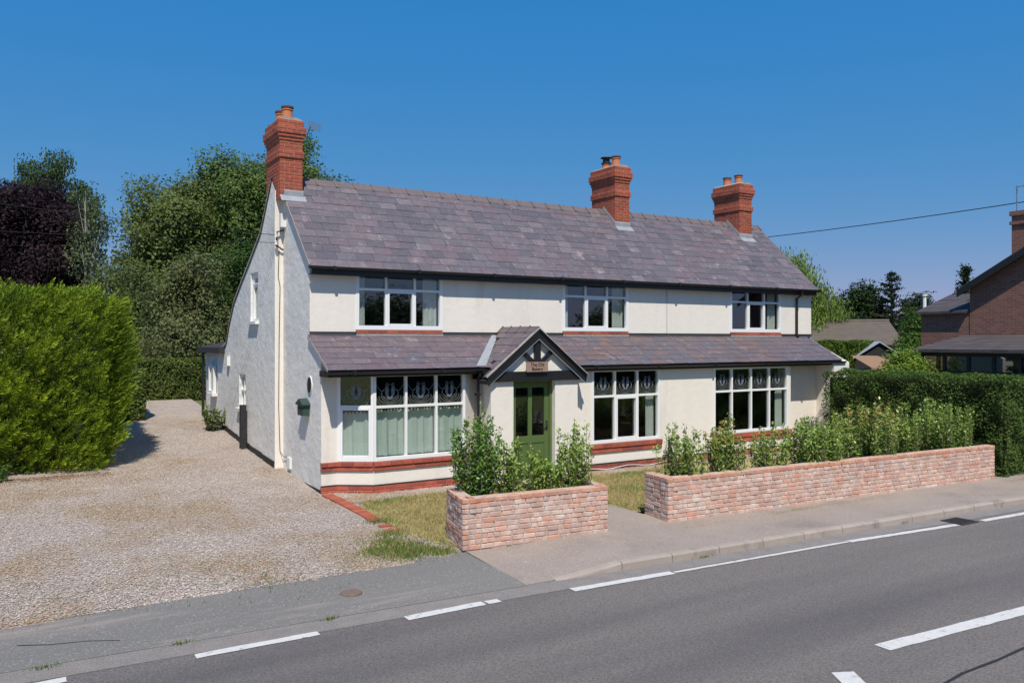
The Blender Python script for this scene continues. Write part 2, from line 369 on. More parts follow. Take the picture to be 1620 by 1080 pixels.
def pebbles(n, xr, yr, smin, smax, seed, keep=None):
    rng = np.random.default_rng(seed)
    x = rng.uniform(*xr, n); y = yr[0]+(yr[1]-yr[0])*rng.random(n)**1.35
    if keep is not None: k = keep(x, y); x, y = x[k], y[k]
    n = len(x); z = np.interp(y, [p[0] for p in GP], [p[1] for p in GP])
    s = rng.uniform(smin, smax, (n, 1)); P = np.stack([x, y, z+.3*s[:, 0]], 1)
    a = rng.uniform(0, math.pi, n); ca, sa = np.cos(a), np.sin(a)
    o = np.array([(1, 0, 0), (0, 1, 0), (-1, 0, 0), (0, -1, 0), (0, 0, 1)])
    V = []
    for q in o:
        r = s[:, 0]*rng.uniform(.35, .6, n)
        V.append(P+np.stack([(q[0]*ca-q[1]*sa)*r, (q[0]*sa+q[1]*ca)*r, q[2]*r*.75], 1))
    V = np.stack(V, 1).reshape(-1, 3); base = np.arange(n)[:, None, None]*5
    F = (base+np.array([[0, 1, 4], [1, 2, 4], [2, 3, 4], [3, 0, 4]])[None]).reshape(-1, 3)
    tone = rng.choice([.7, .85, 1.0, 1.15, 1.35], n)[:, None]*np.array([[1, 1, 1]])+rng.normal(0, .05, (n, 3))*np.array([[1, .3, -.6]])
    return V, F, np.repeat(np.clip(tone, .2, 1.7), 5, 0)
def drive(x, y):
    return ((x < 5.25+.0*y) & ~((x < 2.9) & (y > 20))) | ((x > 5.3) & (y < 15.7) & (y > 14.9))
stuff(np_object('gravel_stones', *pebbles(110000, (-4, 9.5), (10.75, 25), .014, .038, 3, lambda x, y: drive(x, y) & ~((x > 5.0) & (y < 14.9) & (x < 9)) | ((x > 4.9) & (x < 5.25) & (y > 12))), 'stone'))
stuff(np_object('gravel_strip_stones', *pebbles(9000, (5.4, 19.5), (14.8, 15.75), .016, .038, 5), 'stone'))

def blades(n, area, hgt, cols, seed, zf=zg, patch=None):
    rng = np.random.default_rng(seed); x = []; y = []
    pts = area(rng, n); n = len(pts); x, y = pts[:, 0], pts[:, 1]
    z = np.array([zf(q) for q in y]); h = hgt*rng.uniform(.4, 1.3, n); a = rng.uniform(0, 6.28, n); w = .006
    dx, dy = np.cos(a), np.sin(a); le = rng.normal(0, .5, (n, 2))*h[:, None]
    V = np.stack([np.stack([x-dx*w, y-dy*w, z], 1), np.stack([x+dx*w, y+dy*w, z], 1), np.stack([x+le[:, 0], y+le[:, 1], z+h], 1)], 1).reshape(-1, 3)
    c = np.array(cols)[rng.integers(0, len(cols), n)]*rng.uniform(.7, 1.25, (n, 1))
    if patch is not None:
        q = np.sin(x*2.1+.7*y)*np.sin(y*2.9-x)+.6*np.sin(x*5.3)*np.sin(y*4.7+1)+rng.normal(0, .35, n)
        g_ = q > .55; c[g_] = np.array(patch)[rng.integers(0, len(patch), g_.sum())]*rng.uniform(.7, 1.3, (g_.sum(), 1))
    return V, np.arange(3*n).reshape(-1, 3), np.repeat(c, 3, 0)
def in_rects(rects):
    def f(rng, n):
        ar = np.array([(r[1]-r[0])*(r[3]-r[2]) for r in rects]); k = rng.choice(len(rects), n, p=ar/ar.sum()); r = np.array(rects)[k]
        return np.stack([r[:, 0]+(r[:, 1]-r[:, 0])*rng.random(n), r[:, 2]+(r[:, 3]-r[:, 2])*rng.random(n)], 1)
    return f
dry = [(.50, .40, .18), (.42, .36, .14), (.27, .29, .08), (.58, .48, .25)]
grn = [(.10, .19, .03), (.14, .24, .04), (.2, .26, .06)]
def lawn_pts(r, n):
    p = in_rects([(5.4, 9.6, 11.1, 14.9), (9.6, 14, 11.4, 14.85)])(r, n)
    return np.array([q for q in p if inside(q[0]+r.normal(0, .06), q[1]+r.normal(0, .06), LAWN)])
stuff(np_object('lawn_grass', *blades(80000, lawn_pts, .06, dry+dry+[(.56, .40, .22), (.46, .33, .17)], 2, patch=[(.22, .27, .07), (.30, .33, .10), (.16, .23, .05)]), 'grass'))
def weedpatch(rng, n):
    c = rng.choice(14, n, p=np.array([3, 3, 3, 2, 2, 2, 2, 1.5, .6, .7, .5, .4, .4, 1.2])/22.3); cx = np.array([5.2, 4.9, 5.1, 5.4, 4.7, 5.0, 5.6, 5.3, 4.5, 3.0, 2.2, 1.0, .3, 5.45])[c]
    cy = np.array([11.6, 11.4, 11.15, 11.3, 11.5, 11.9, 11.05, 12.3, 11.3, 11.0, 11.3, 11.15, 11.6, 13.2])[c]
    s = np.array([.2, .2, .2, .15, .12, .18, .12, .15, .3, .5, .6, .5, .5, .12])[c]
    return np.stack([cx+rng.normal(0, 1, n)*s, cy+rng.normal(0, 1, n)*s*.8], 1)
stuff(np_object('drive_weeds', *blades(6500, weedpatch, .06, grn+dry[:1], 9), 'grass'))
def edgeweeds(rng, n):
    c = rng.choice(5, n); return np.stack([np.array([1.6, .35, 3.2, 8.9, 13.6])[c]+rng.normal(0, .07, n), np.array([9.38, 9.4, 9.28, 8.98, 8.8])[c]+rng.normal(0, .02, n)], 1)
stuff(np_object('road_edge_weeds', *blades(190, edgeweeds, .045, grn, 4, lambda y: -.262), 'grass'))
def haystrip(rng, n):
    c = rng.choice(4, n, p=[.5, .2, .2, .1]); return np.stack([np.array([12.6, 14.3, 19.6, 10.2])[c]+rng.normal(0, .5, n), np.array([10.2, 10.15, 9.75, 10.2])[c]+rng.normal(0, .05, n)], 1)
V_, F_, C_ = blades(2600, haystrip, .015, [(.5, .42, .24)], 6, lambda y: -.155)
stuff(np_object('dry_clippings', V_, F_, C_, 'grass'))
def litter(rng, n):
    t = rng.random(n); k = rng.random(n) < .75
    x = np.where(k, -2.5+4.4*t, 2.2+rng.normal(0, .5, n)); y = np.where(k, 19.15-.05*t+np.abs(rng.normal(0, .22, n))*-1+.25, 23+rng.normal(0, 1.6, n)); return np.stack([x, y], 1)
V_, F_, C_ = blades(9000, litter, .02, [(.24, .12, .06), (.32, .18, .09), (.4, .26, .13)], 16)
stuff(np_object('leaf_litter', V_, F_, C_, 'grass'))
# brick edging beside the bay
edg = structure(empty('brick_edging', (5.4, 14, -.1)))
rb = random.Random(4)
for i in range(22):
    t = i/22; x = 5.38+.05*math.sin(t*3); y = 15.55-t*3.3
    b = MB(); Mx = Matrix.Translation((x+rb.uniform(-.01, .01), y, zg(y)+.0)) @ Matrix.Rotation(rb.uniform(-.06, .06), 4, 'Z')
    if t > .72 and rb.random() < .4: continue
    b.box(-.11, .11, -.07, .07, -.05, .035-.02*t, Mx, (rb.uniform(.85, 1.25),)*3); put('edging_brick', b, 'redbrick', edg, col=True)
# drain grate
dg = thing('drain_grate', (14.55, 8.35, -.265), 'rusty iron gully grate set in road edge beside kerb', 'drain')
b = MB(); x0, x1, y0, y1 = 14.35, 14.85, 8.14, 8.56
for q in ((x0, x1, y0, y0+.04), (x0, x1, y1-.04, y1), (x0, x0+.04, y0+.04, y1-.04), (x1-.04, x1, y0+.04, y1-.04)): b.box(*q, -.3, -.252)
put('frame', b, 'darkmetal', dg)
for i in range(7):
    b = MB(); xa = x0+.065+i*.056; b.box(xa, xa+.025, y0+.04, y1-.04, -.29, -.254); put('bar', b, 'darkmetal', dg)
b = MB(); b.box(x0+.04, x1-.04, y0+.04, y1-.04, -.262, -.2595); put('pit', b, 'tar', dg)
# small inspection cover on the crossover
ic = MB(); ic.lathe(3.75, 9.98, [(.0, -.205), (.12, -.205), (.135, -.212), (.14, -.235)], 20)
tag(ic.build('inspection_cover', 'coverrust'), 'small round rusty cover set in grey crossover tarmac', 'cover')

# ------------------------------------------------------------------ bricks
def unit_brick(col, seed, jit=.05):
    """1 x 1 x 1 chamfered block with slightly irregular corners"""
    r = random.Random(seed); bm = bmesh.new(); bmesh.ops.create_cube(bm, size=1)
    for v in bm.verts: v.co += Vector((r.uniform(-jit, 0)*math.copysign(.25, v.co.x), 0, r.uniform(-jit, jit)*.5))
    bmesh.ops.scale(bm, vec=(.215, .1, .065), verts=bm.verts)
    bmesh.ops.bevel(bm, geom=list(bm.edges), offset=.006, segments=1, affect='EDGES')
    bmesh.ops.scale(bm, vec=(1/.215, 1/.1, 1/.065), verts=bm.verts)
    me = bpy.data.meshes.new('brick'); bm.to_mesh(me); bm.free()
    a = me.attributes.new('Col', 'FLOAT_COLOR', 'POINT'); a.data.foreach_set('color', [q for _ in me.vertices for q in (*col, 1)])
    return me
def brick_set(cols, m, seed, jit=.05):
    out = []
    for i, c in enumerate(cols):
        me = unit_brick(c, seed+i, jit); me.materials.append(M[m]); out.append(me)
    return out
rr = random.Random(11)
OLD = brick_set([(1+(v*a-1)*.7, 1+(v*b_-1)*.7, 1+(v*c-1)*.7) for v, a, b_, c in [(1, 1, 1, 1), (1.1, 1, .98, .97), (.9, 1, .95, .95), (1.18, 1, 1.03, 1.03), (.82, 1, .9, .88), (1, .95, 1.05, 1.1), (1.05, 1.05, .9, .85), (.95, 1.15, .8, .7), (1.12, .97, 1, 1.02), (.88, .9, .92, 1)]], 'oldbrick', 100, .12)
CAPB = brick_set([(.95, .72, .62), (.9, .62, .5), (1.0, .82, .74), (.85, .7, .64), (1.0, .66, .5)], 'oldbrick', 200, .1)
RED = brick_set([(1, 1, 1), (1.1, 1.05, 1), (.88, .9, .95), (1.05, .95, .9), (.8, .8, .85), (.95, 1.1, 1.1)], 'redbrick', 300, .04)
SILLB = brick_set([(1, 1, 1), (1.1, 1.1, 1.1), (.85, .9, .95), (.95, 1, 1), (.7, .75, .85)], 'sill', 400, .03)
PURP = brick_set([(.55, .62, .75), (.65, .7, .8), (.75, .8, .85), (.9, .95, .95), (.6, .75, .8)], 'sill', 500, .04)
class Joined:
    """collects copies of small meshes into one mesh"""
    def __init__(s): s.V = []; s.F = []; s.C = []; s.n = 0; s.cache = {}
    def add(s, me, mw):
        if me.name not in s.cache:
            v = np.array([q.co[:] for q in me.vertices]); f = [tuple(p.vertices) for p in me.polygons]
            c = np.array([q.color[:3] for q in me.attributes['Col'].data]); s.cache[me.name] = (v, f, c)
        v, f, c = s.cache[me.name]; A = np.array(mw)
        s.V.append(v @ A[:3, :3].T+A[:3, 3]); s.F += [tuple(i+s.n for i in q) for q in f]; s.C.append(c); s.n += len(v); s.mat = me.materials[0]
    def build(s, name, parent):
        me = bpy.data.meshes.new(name); me.from_pydata(np.concatenate(s.V).tolist(), [], s.F); me.materials.append(s.mat)
        a = me.attributes.new('Col', 'FLOAT_COLOR', 'POINT'); c = np.concatenate(s.C)
        a.data.foreach_set('color', np.concatenate([c, np.ones((len(c), 1))], 1).ravel())
        o = link(name, me, parent); return stuff(o)
def piece(name, me, mw, parent):
    o = link(name, me, parent); o.matrix_basis = mw; return o
def bmw(o, u, z, L, H, D, out, rnd, wob=.004):
    """matrix of a brick centred at o + u*.., with its outer face 'out' beyond the line o-u"""
    n = Vector((u.y, -u.x, 0))
    p = o+n*(out-D/2+rnd.uniform(-wob, wob)); p.z = z+H/2
    m = Matrix.Translation(p) @ Matrix(((u.x, -n.x, 0, 0), (u.y, -n.y, 0, 0), (0, 0, 1, 0), (0, 0, 0, 1)))
    return m @ Matrix.Rotation(rnd.uniform(-.012, .012), 4, 'Y') @ Matrix.Diagonal((L, D, H, 1))
def run(o, u, length, z, H, D, variants, rnd, start=0.0, L=.215, gap=.011, out=0.0, headers=.18, wob=.004):
    """yield (mesh, matrix, centre) for one course along u"""
    t = 0.0; k = 0
    while t < length-.02:
        l = L*(.48 if (rnd.random() < headers) else rnd.uniform(.93, 1.05))
        if k == 0 and start: l = start
        if t+l > length-.06: l = length-t
        c = Vector(o)+u*(t+l/2)
        yield rnd.choice(variants), bmw(c, u, z, l-gap, H-gap, D, out, rnd, wob), c
        t += l; k += 1
def brick_wall(name, path, base, courses, label, limit):
    """path: corner points of the outer face, traversed so that the outside is on the right of travel reversed (n = (u.y,-u.x))"""
    rnd = random.Random(len(path)*17+int(path[0][0]*10)); th = .215; H = .078
    w = thing(name, (path[1][0], path[1][1], base), label, 'wall', 'reclaimed brick front walls')
    core = MB()
    allb = []
    for i in range(len(path)-1):
        a, c = Vector((*path[i], 0)), Vector((*path[i+1], 0)); u = (c-a).normalized(); n = Vector((u.y, -u.x, 0)); Ln = (c-a).length
        i0, i1 = a-n*.012+u*.05, c-n*.012-u*.05
        q = [i0, i1, i1-n*(th-.024), i0-n*(th-.024)]
        core.add([(p.x, p.y, base-.1) for p in q]+[(p.x, p.y, base+courses*H-.012) for p in q], [(0, 1, 5, 4), (1, 2, 6, 5), (2, 3, 7, 6), (3, 0, 4, 7), (4, 5, 6, 7)])
        for k in range(courses):
            cap = k == courses-1; st = .11 if k % 2 else 0.0
            z = base+k*H
            vs = CAPB if cap else (OLD if rnd.random() < .97 else CAPB)
            for me, m, p in run(a, u, Ln, z, H, .1, vs, rnd, st, out=.004*cap, headers=.0 if cap else .22, wob=.006): allb.append((me, m, p))
            if cap or k >= courses-3:      # inner leaf
                for me, m, p in run(c-n*th, -u, Ln-.0, z, H, .1, vs, rnd, 0.0 if k % 2 else .11): allb.append((me, m, p))
    put('mortar_core', core, 'mortar', w)
    allb.sort(key=lambda q: q[2].length)
    for me, m, p in allb[:limit]: piece('brick', me, m, w)
    if len(allb) > limit:
        j = Joined()
        for me, m, p in allb[limit:]: j.add(me, m)
        j.build('brickwork', w)
    return w
brick_wall('brick_wall', [(6.06, 11.85), (5.84, 10.89), (8.43, 10.66), (8.55, 11.4)], -.17, 10, 'short low reclaimed brick wall in front of the green door', 300)
brick_wall('brick_wall', [(9.86, 11.42), (9.73, 10.65), (19.14, 10.13)], -.17, 10, 'long low reclaimed brick wall running to the dark hedge', 300)

# ------------------------------------------------------------------ the cottage
house = thing('cottage', (5.3, 15.8, 0), 'cream rendered two storey cottage with purple slate roof and three brick chimneys', 'house')
XL, XR = 5.317, 20.9; YM, YREC, YFW = 16.53, 15.81, 15.35
class Fr:
    def __init__(s, ox, oy, ux, uy): s.o = Vector((ox, oy, 0)); s.u = Vector((ux, uy, 0)).normalized(); s.n = Vector((s.u.y, -s.u.x, 0))
    def p(s, u, z, d=0.0): q = s.o+s.u*u+s.n*d; return Vector((q.x, q.y, z))
    def box(s, b, u0, u1, z0, z1, d0, d1, col=None):
        vs = [s.p(u, z, d) for z in (z0, z1) for d in (d0, d1) for u in (u0, u1)]
        b.add(vs, [(0, 2, 3, 1), (4, 5, 7, 6), (0, 1, 5, 4), (2, 6, 7, 3), (0, 4, 6, 2), (1, 3, 7, 5)], col)
def wall_cols(fr, breaks, bot, top, holes, reveal=.12):
    """wall sheet from bot to top(u) with rectangular holes (u0,u1,z0,z1) and reveals"""
    b = MB(); us = sorted(set(list(breaks)+[h[0] for h in holes]+[h[1] for h in holes]))
    for ua, ub in zip(us[:-1], us[1:]):
        hs = sorted([h for h in holes if h[0] < ub-1e-6 and h[1] > ua+1e-6], key=lambda h: h[2]); z = bot
        for h in hs:
            if h[2] > z: b.quad(fr.p(ua, z), fr.p(ub, z), fr.p(ub, h[2]), fr.p(ua, h[2]))
            z = h[3]
        ta, tb = top(ua+1e-5), top(ub-1e-5)
        if min(ta, tb) > z+1e-4 or max(ta, tb) > z+.01: b.quad(fr.p(ua, z), fr.p(ub, z), fr.p(ub, tb), fr.p(ua, ta))
    for (u0, u1, z0, z1) in holes:
        for A, B in (((u0, z0), (u1, z0)), ((u1, z0), (u1, z1)), ((u1, z1), (u0, z1)), ((u0, z1), (u0, z0))):
            b.quad(fr.p(*A), fr.p(*B), fr.p(*B, -reveal), fr.p(*A, -reveal))
    return b
EZ, EY, PS = 4.50, 16.33, .9258                   # main roof eave and slope
def zroof(y): return EZ+(y-EY)*PS
RY, RZ = 18.65, EZ+(18.65-EY)*PS
LZ, LY, LS = 2.40, 15.25, .523                    # lean-to roof
def zlow(y): return LZ+(y-LY)*LS
# gable walls (left)
frg = Fr(XL, 0, 0, -1)   # u = -Y ; n = (-1, 0)
def gtop(u):
    y = -u
    return zroof(y)-.05 if y >= YM else zlow(y)-.05
put('gable_wall', wall_cols(frg, [-18.45, -17.5, -YM, -YREC], -.4, gtop, []), 'gable', house)
frr = Fr(5.13, 0, 0, -1)
rear = [(18.3, 6.28), (18.65, 6.6), (18.8, 6.42), (19.56, 5.52), (20.56, 4.93), (21.39, 4.47), (22.21, 3.98), (22.75, 3.4), (23.1, 2.9), (24.2, 2.62)]
ry = [p[0] for p in rear]; rz_ = [p[1] for p in rear]
def rtop(u): return float(np.interp(-u, ry, rz_))-.03
GW = [(-20.55, -19.85, 3.42, 4.62), (-21.72, -21.05, 1.26, 2.12)]
put('gable_wall', wall_cols(frr, [-q for q in (18.42, 18.65, 18.8, 19.2, 19.56, 20.1, 20.56, 21, 21.39, 21.8, 22.21, 22.75, 23.1, 24.2)], -.4, rtop, GW, .14), 'gable', house)
b = MB(); b.quad((5.13, 18.42, -.4), (5.35, 18.42, -.4), (5.35, 18.42, 6.34), (5.13, 18.42, 6.34)); put('wall_return', b, 'render', house)
b = MB()
for i in range(len(rear)-1):      # verge board along the rear slope + slope itself
    (ya, za), (yb, zb) = rear[i], rear[i+1]
    if ya < 18.6: continue
    b.add([(5.108, ya, za-.015), (5.108, yb, zb-.015), (5.108, yb, zb+.04), (5.108, ya, za+.04), (XR+.05, ya, za+.04), (XR+.05, yb, zb+.04), (5.14, ya, za-.015), (5.14, yb, zb-.015)], [(0, 1, 2, 3), (3, 2, 5, 4), (0, 6, 7, 1)])
put('rear_roof', b, 'ridge', house)
b = MB()
for i in range(len(rear)-1):
    (ya, za), (yb, zb) = rear[i], rear[i+1]
    if ya < 18.6: continue
    b.add([(5.10, ya, za-.02), (5.10, yb, zb-.02), (5.10, yb, zb+.045), (5.10, ya, za+.045), (5.14, ya, za+.046), (5.14, yb, zb+.046)], [(0, 1, 2, 3), (3, 2, 5, 4)])
put('rear_verge', b, 'cement', house)
b = MB(); b.quad((XR, 24.2, -.4), (5.2, 24.2, -.4), (5.2, 24.2, 2.7), (XR, 24.2, 2.7)); put('rear_wall', b, 'render', house)
frR = Fr(XR, 0, 0, 1)
def rgt(y): return zlow(y)-.05 if y < YM else (zroof(y)-.05 if y < RY else float(np.interp(y, ry, rz_))-.03)
put('gable_wall', wall_cols(frR, [15.2, YM, 17.5, RY, 19.56, 21.4, 22.75, 24.2], -.4, rgt, []), 'render', house)
# black base band on gable
b = MB(); frg.box(b, -18.40, -YREC+.0, -.4, .02+.0, 0.0, .018); put('base_band', b, 'bitumen', house)
b = MB()
for ya, yb in ((18.44, 19.5), (19.5, 20.6), (20.6, 21.8), (21.8, 23), (23, 24.2)):
    za, zb = zg(ya)+.15, zg(yb)+.13
    b.add([(5.112, ya, -.4), (5.112, yb, -.4), (5.112, yb, zb), (5.112, ya, za), (5.14, ya, za), (5.14, yb, zb)], [(0, 1, 2, 3), (3, 2, 5, 4)])
put('base_band', b, 'bitumen', house)
# rear low extension
b = MB(); b.prism([(5.2, -.3), (5.2, 2.72), (9, 2.72), (9, -.3)], 'y', 24.2, 26.2); put('rear_extension', b, 'gable', house)
b = MB(); b.prism([(4.98, 2.62), (4.98, 2.78), (7, 3.15), (9.1, 2.78), (9.1, 2.62)], 'y', 23.35, 26.4); put('extension_roof', b, 'slate_base', house)
b = MB(); b.tube([(5.06, 25.9, 2.65), (5.06, 25.9, .6)], .04); put('downpipe', b, 'black', house)
# ---- front walls
fru = Fr(0, YM, 1, 0)
UW = [(6.31, 8.36), (11.65, 13.73), (17.43, 19.54)]
uh = [(a, c, 3.0, 4.46) for a, c in UW]
put('front_wall', wall_cols(fru, [XL, XR], 3.0, lambda u: 4.66, uh, .1), 'render', house)
edges = [XL-.012]+[q for w in UW for q in w]+[XR]
for i in range(0, len(edges), 2):
    b = MB(); fru.box(b, edges[i]+.003, edges[i+1]-.003, 3.135, 3.165, .002, .05); put('drip_edge', b, 'black', house)
frrec = Fr(0, YREC, 1, 0); frfw = Fr(0, YFW, 1, 0); frbay = Fr(0, 15.40, 1, 0)
LH = [(11.65, 13.74, .56, 2.30), (15.59, 18.44, .54, 2.28)]
BAYW = (6.28, 8.30, .57, 2.31)
put('recess_wall', wall_cols(frrec, [XL, 5.63], -.4, lambda u: zlow(YREC)-.06, []), 'render', house)
put('recess_wall', wall_cols(frrec, [18.55, 20.22], -.4, lambda u: zlow(YREC)-.06, []), 'render', house)
put('ground_floor_wall', wall_cols(frfw, [11.04, 18.55], -.4, lambda u: zlow(YFW)-.04, LH, .1), 'render', house)
b = MB(); b.quad((18.55, YFW, -.4), (18.55, YREC, -.4), (18.55, YREC, 2.6), (18.55, YFW, 2.42)); b.quad((11.04, YFW, -.4), (11.04, 15.07, -.4), (11.04, 15.07, 2.3), (11.04, YFW, 2.42)); put('wall_return', b, 'render', house)
b = MB(); b.prism([(YREC, -.4), (15.2, -.4), (15.2, zlow(15.25)-.06), (YREC, zlow(YREC)-.06)], 'x', 20.22, XR-.004); put('wing_wall', b, 'render', house)
# canted bay
cA, cB, cC, cD = (5.63, YREC), (6.25, 15.40), (8.33, 15.40), (8.77, 15.76)
frc1 = Fr(*cA, cB[0]-cA[0], cB[1]-cA[1]); L1 = math.dist(cA, cB)
frc2 = Fr(*cC, cD[0]-cC[0], cD[1]-cC[1]); L2 = math.dist(cC, cD)
put('bay_wall', wall_cols(frc1, [0, L1], -.4, lambda u: 2.42, [(.03, L1-.03, .57, 2.31)], .08), 'render', house)
put('bay_wall', wall_cols(frbay, [cB[0], cC[0]], -.4, lambda u: 2.42, [BAYW], .08), 'render', house)
put('bay_wall', wall_cols(frc2, [0, L2], -.4, lambda u: 2.42, []), 'render', house)
# brick sills and plinths
def bandrow(parent, fr, u0, u1, z, H, out, variants, rnd, D=.08, L=.235, sl=0):
    for me, m, p in run(fr.p(u0, 0), fr.u, u1-u0, z, H, D, variants, rnd, sl, L=L, gap=.006, out=out, headers=0, wob=.001): piece('brick', me, m, parent)
def band(name, segs, z0, z1, rows, outs, variants, mo):
    rnd = random.Random(int(z0*100)+int(segs[0][1]*10)+len(segs)); e = empty(name, (0, 0, 0)); under(e, house)
    H = (z1-z0)/rows; c = MB()
    for fr, u0, u1 in segs:
        fr.box(c, u0, u1, z0, z1-.004, -.03, min(outs)-.006)
        for k in range(rows): bandrow(e, fr, u0, u1, z0+k*H, H, outs[k], variants, rnd, sl=.12 if k % 2 else 0)
    c.build('bed', mo, e)
    return e
bay = [(frrec, XL-.01, 5.62), (frc1, 0, L1), (frbay, cB[0], cC[0]), (frc2, 0, L2)]
band('sill', bay, .38, .565, 2, (.035, .06), SILLB, 'redmortar')
band('plinth', bay, -.18, .09, 3, (.05, .05, .03), SILLB, 'redmortar')
band('sill', [(frfw, 11.6, 13.8)], .34, .555, 2, (.035, .06), SILLB, 'redmortar')
band('sill', [(frfw, 15.52, 18.56)], .31, .535, 2, (.035, .06), SILLB, 'redmortar')
band('plinth', [(frfw, 11.06, 18.57)], -.22, .08, 4, (.05, .05, .05, .035), PURP, 'redmortar')
b = MB()
for fr, u0, u1 in bay: fr.box(b, u0, u1, .09, .106, 0.002, .035)
frfw.box(b, 11.06, 18.56, .08, .098, .002, .04); put('damp_course', b, 'bitumen', house)
for a, c in UW:
    band('sill', [(fru, a+.01, c-.01)], 3.125, 3.205, 1, (.03,), SILLB, 'redmortar')
    b = MB(); fru.box(b, a, c, 2.98, 3.122, -.05, .035)
    put('cement_fillet', b, 'cement', house)
b = MB()
for u in (5.85, 7.75):
    fr = frc1 if u < 6 else frbay
    for k in range(4): fr.box(b, (.28 if u < 6 else u)+k*.055, (.28 if u < 6 else u)+k*.055+.03, -.1, -.03, .04, .0535)
put('air_brick', b, 'tar', house)

# ---- windows
def ribbon(b, pts, w, y):
    """flat came following 2D pts (x,z) in plane y"""
    n = len(pts)
    for i in range(n-1):
        a, c = Vector(pts[i]), Vector(pts[i+1]); d = c-a
        if d.length < 1e-6: continue
        t = Vector((-d.y, d.x)).normalized()*w/2
        b.add([(p.x, y, p.y) for p in (a+t, a-t, c-t, c+t)], [(0, 1, 2, 3)])
def motif():
    """tulip leaded light in a 1 x 1 cell"""
    b = MB(); A = lambda f, n=14, a=0, c=1: [f(a+(c-a)*i/n) for i in range(n+1)]
    for s in (-1, 1):
        ribbon(b, A(lambda t: (s*(.02+.15*math.sin(t*math.pi)**.8*(1-.25*t)), .22+.52*t)), .016, 0)
        ribbon(b, A(lambda t: (s*(.05+.23*math.sin(t*2.4)), .16+.40*t)), .014, 0)
        ribbon(b, A(lambda t: (s*.30*math.sin(t*1.9), .10+.36*t**1.6)), .013, 0)
        ribbon(b, A(lambda t: (s*.38*math.sin(t*1.75), .05+.30*t**1.8)), .012, 0)
        ribbon(b, A(lambda t: (s*(.5-.38*t), .80-.30*math.sin(t*2.6))), .014, 0)
        ribbon(b, A(lambda t: (s*(.5-.18*t), .40-.38*t**.7)), .012, 0)
        ribbon(b, A(lambda t: (s*(.06+.1*t), .6+.18*math.sin(t*3.1))), .013, 0)
    me = b.mesh('leadwork', 'came')
    c = MB()
    for s in (-1, 1):
        pts = [(s*.02, .24), (s*.15, .36), (s*.17, .48), (s*.09, .64), (s*.04, .55), (s*.06, .42)]
        c.add([(x, .004, z) for x, z in pts], [tuple(range(6))])
    c.add([(x, .005, z) for x, z in [(0, .18), (.12, .26), (0, .3), (-.12, .26)]], [(0, 1, 2, 3)])
    me2 = c.mesh('petal_glass', 'petal')
    d = MB(); d.add([(x, .003, z) for x, z in [(0, .36), (.045, .46), (0, .6), (-.045, .46)]], [(0, 1, 2, 3)])
    return me, me2, d.mesh('drop_glass', 'bluedrop')
LEAD = motif()
def curtain_mesh(w, h, amp, folds, ragged, seed):
    r = random.Random(seed); b = MB(); n = 60; rows = 6
    ph = [r.uniform(0, 6) for _ in range(4)]
    for j in range(rows+1):
        for i in range(n+1):
            u = i/n; t = j/rows
            y = amp*(math.sin(u*folds*6.28+ph[0])+.5*math.sin(u*folds*11+ph[1]+t)+.3*math.sin(u*folds*2.3+ph[2]))*(.6+.4*(1-t))
            z = h*t+(ragged*abs(math.sin(u*folds*9+ph[3]))*(.5+r.random()*.5) if j == rows else 0)
            b.v.append((u*w, y, z)); b.c.append((1, 1, 1))
    for j in range(rows):
        for i in range(n): k = j*(n+1)+i; b.f.append((k, k+1, k+n+2, k+n+1))
    return b
def window(fr, u0, u1, z0, z1, cols, zt, casements=(), lead=False, fw=.06, mw=.05, dep=.0, sillz=.07, name='window', light=None):
    """frame mesh with panes, casements, leaded lights as children. cols: inner mullion centres; zt: transom centre (None for none)"""
    b = MB(); d0, d1 = dep-.075, dep+.012
    fr.box(b, u0, u0+fw, z0, z1, d0, d1); fr.box(b, u1-fw, u1, z0, z1, d0, d1)
    fr.box(b, u0+fw, u1-fw, z1-fw, z1, d0, d1-.002); fr.box(b, u0+fw, u1-fw, z0, z0+sillz, d0, d1+.012)
    for c in cols: fr.box(b, c-mw/2, c+mw/2, z0+sillz, z1-fw, d0+.004, d1-.004)
    es = [u0+fw]+[q for c in cols for q in (c-mw/2, c+mw/2)]+[u1-fw]; cells = []
    for i in range(0, len(es), 2):
        if zt:
            fr.box(b, es[i], es[i+1], zt-mw/2, zt+mw/2, d0+.006, d1-.006)
            cells += [(i//2, 0, es[i], es[i+1], z0+sillz, zt-mw/2), (i//2, 1, es[i], es[i+1], zt+mw/2, z1-fw)]
        else: cells += [(i//2, 0, es[i], es[i+1], z0+sillz, z1-fw)]
    w = put(name, b, 'upvc', house)
    def sub(nm, bb, m): return put2(nm, bb, m, w)
    for (ci, ri, a, c, za, zb) in cells:
        g = 0.0
        if (ci, ri) in casements:
            q = MB(); t = .045
            for (p0, p1, q0, q1) in ((a, a+t, za, zb), (c-t, c, za, zb), (a+t, c-t, za, za+t), (a+t, c-t, zb-t, zb)): fr.box(q, p0+.002, p1-.002, q0+.002, q1-.002, d0+.01, d1+.006)
            sub('casement', q, 'upvc'); g = t
        q = MB(); fr.box(q, a+g+.001, c-g-.001, za+g+.001, zb-g-.001, d0+.03, d0+.036); sub('pane', q, 'glass')
        if lead and ri == 1:
            mwx = Matrix(((fr.u.x*(c-a), -fr.n.x, 0, 0), (fr.u.y*(c-a), -fr.n.y, 0, 0), (0, 0, zb-za, 0), (0, 0, 0, 1)))
            mwx.translation = fr.p((a+c)/2, za, d0+.041)
            for me, nm in zip(LEAD, ('leadwork', 'petal_glass', 'drop_glass')): piece2(nm, me, mwx, w)
    return w, cells
def put2(nm, bb, m, w): return bb.build(nm, m, w)
def piece2(nm, me, mw, w): o = link(nm, me, w); o.matrix_basis = mw; return o
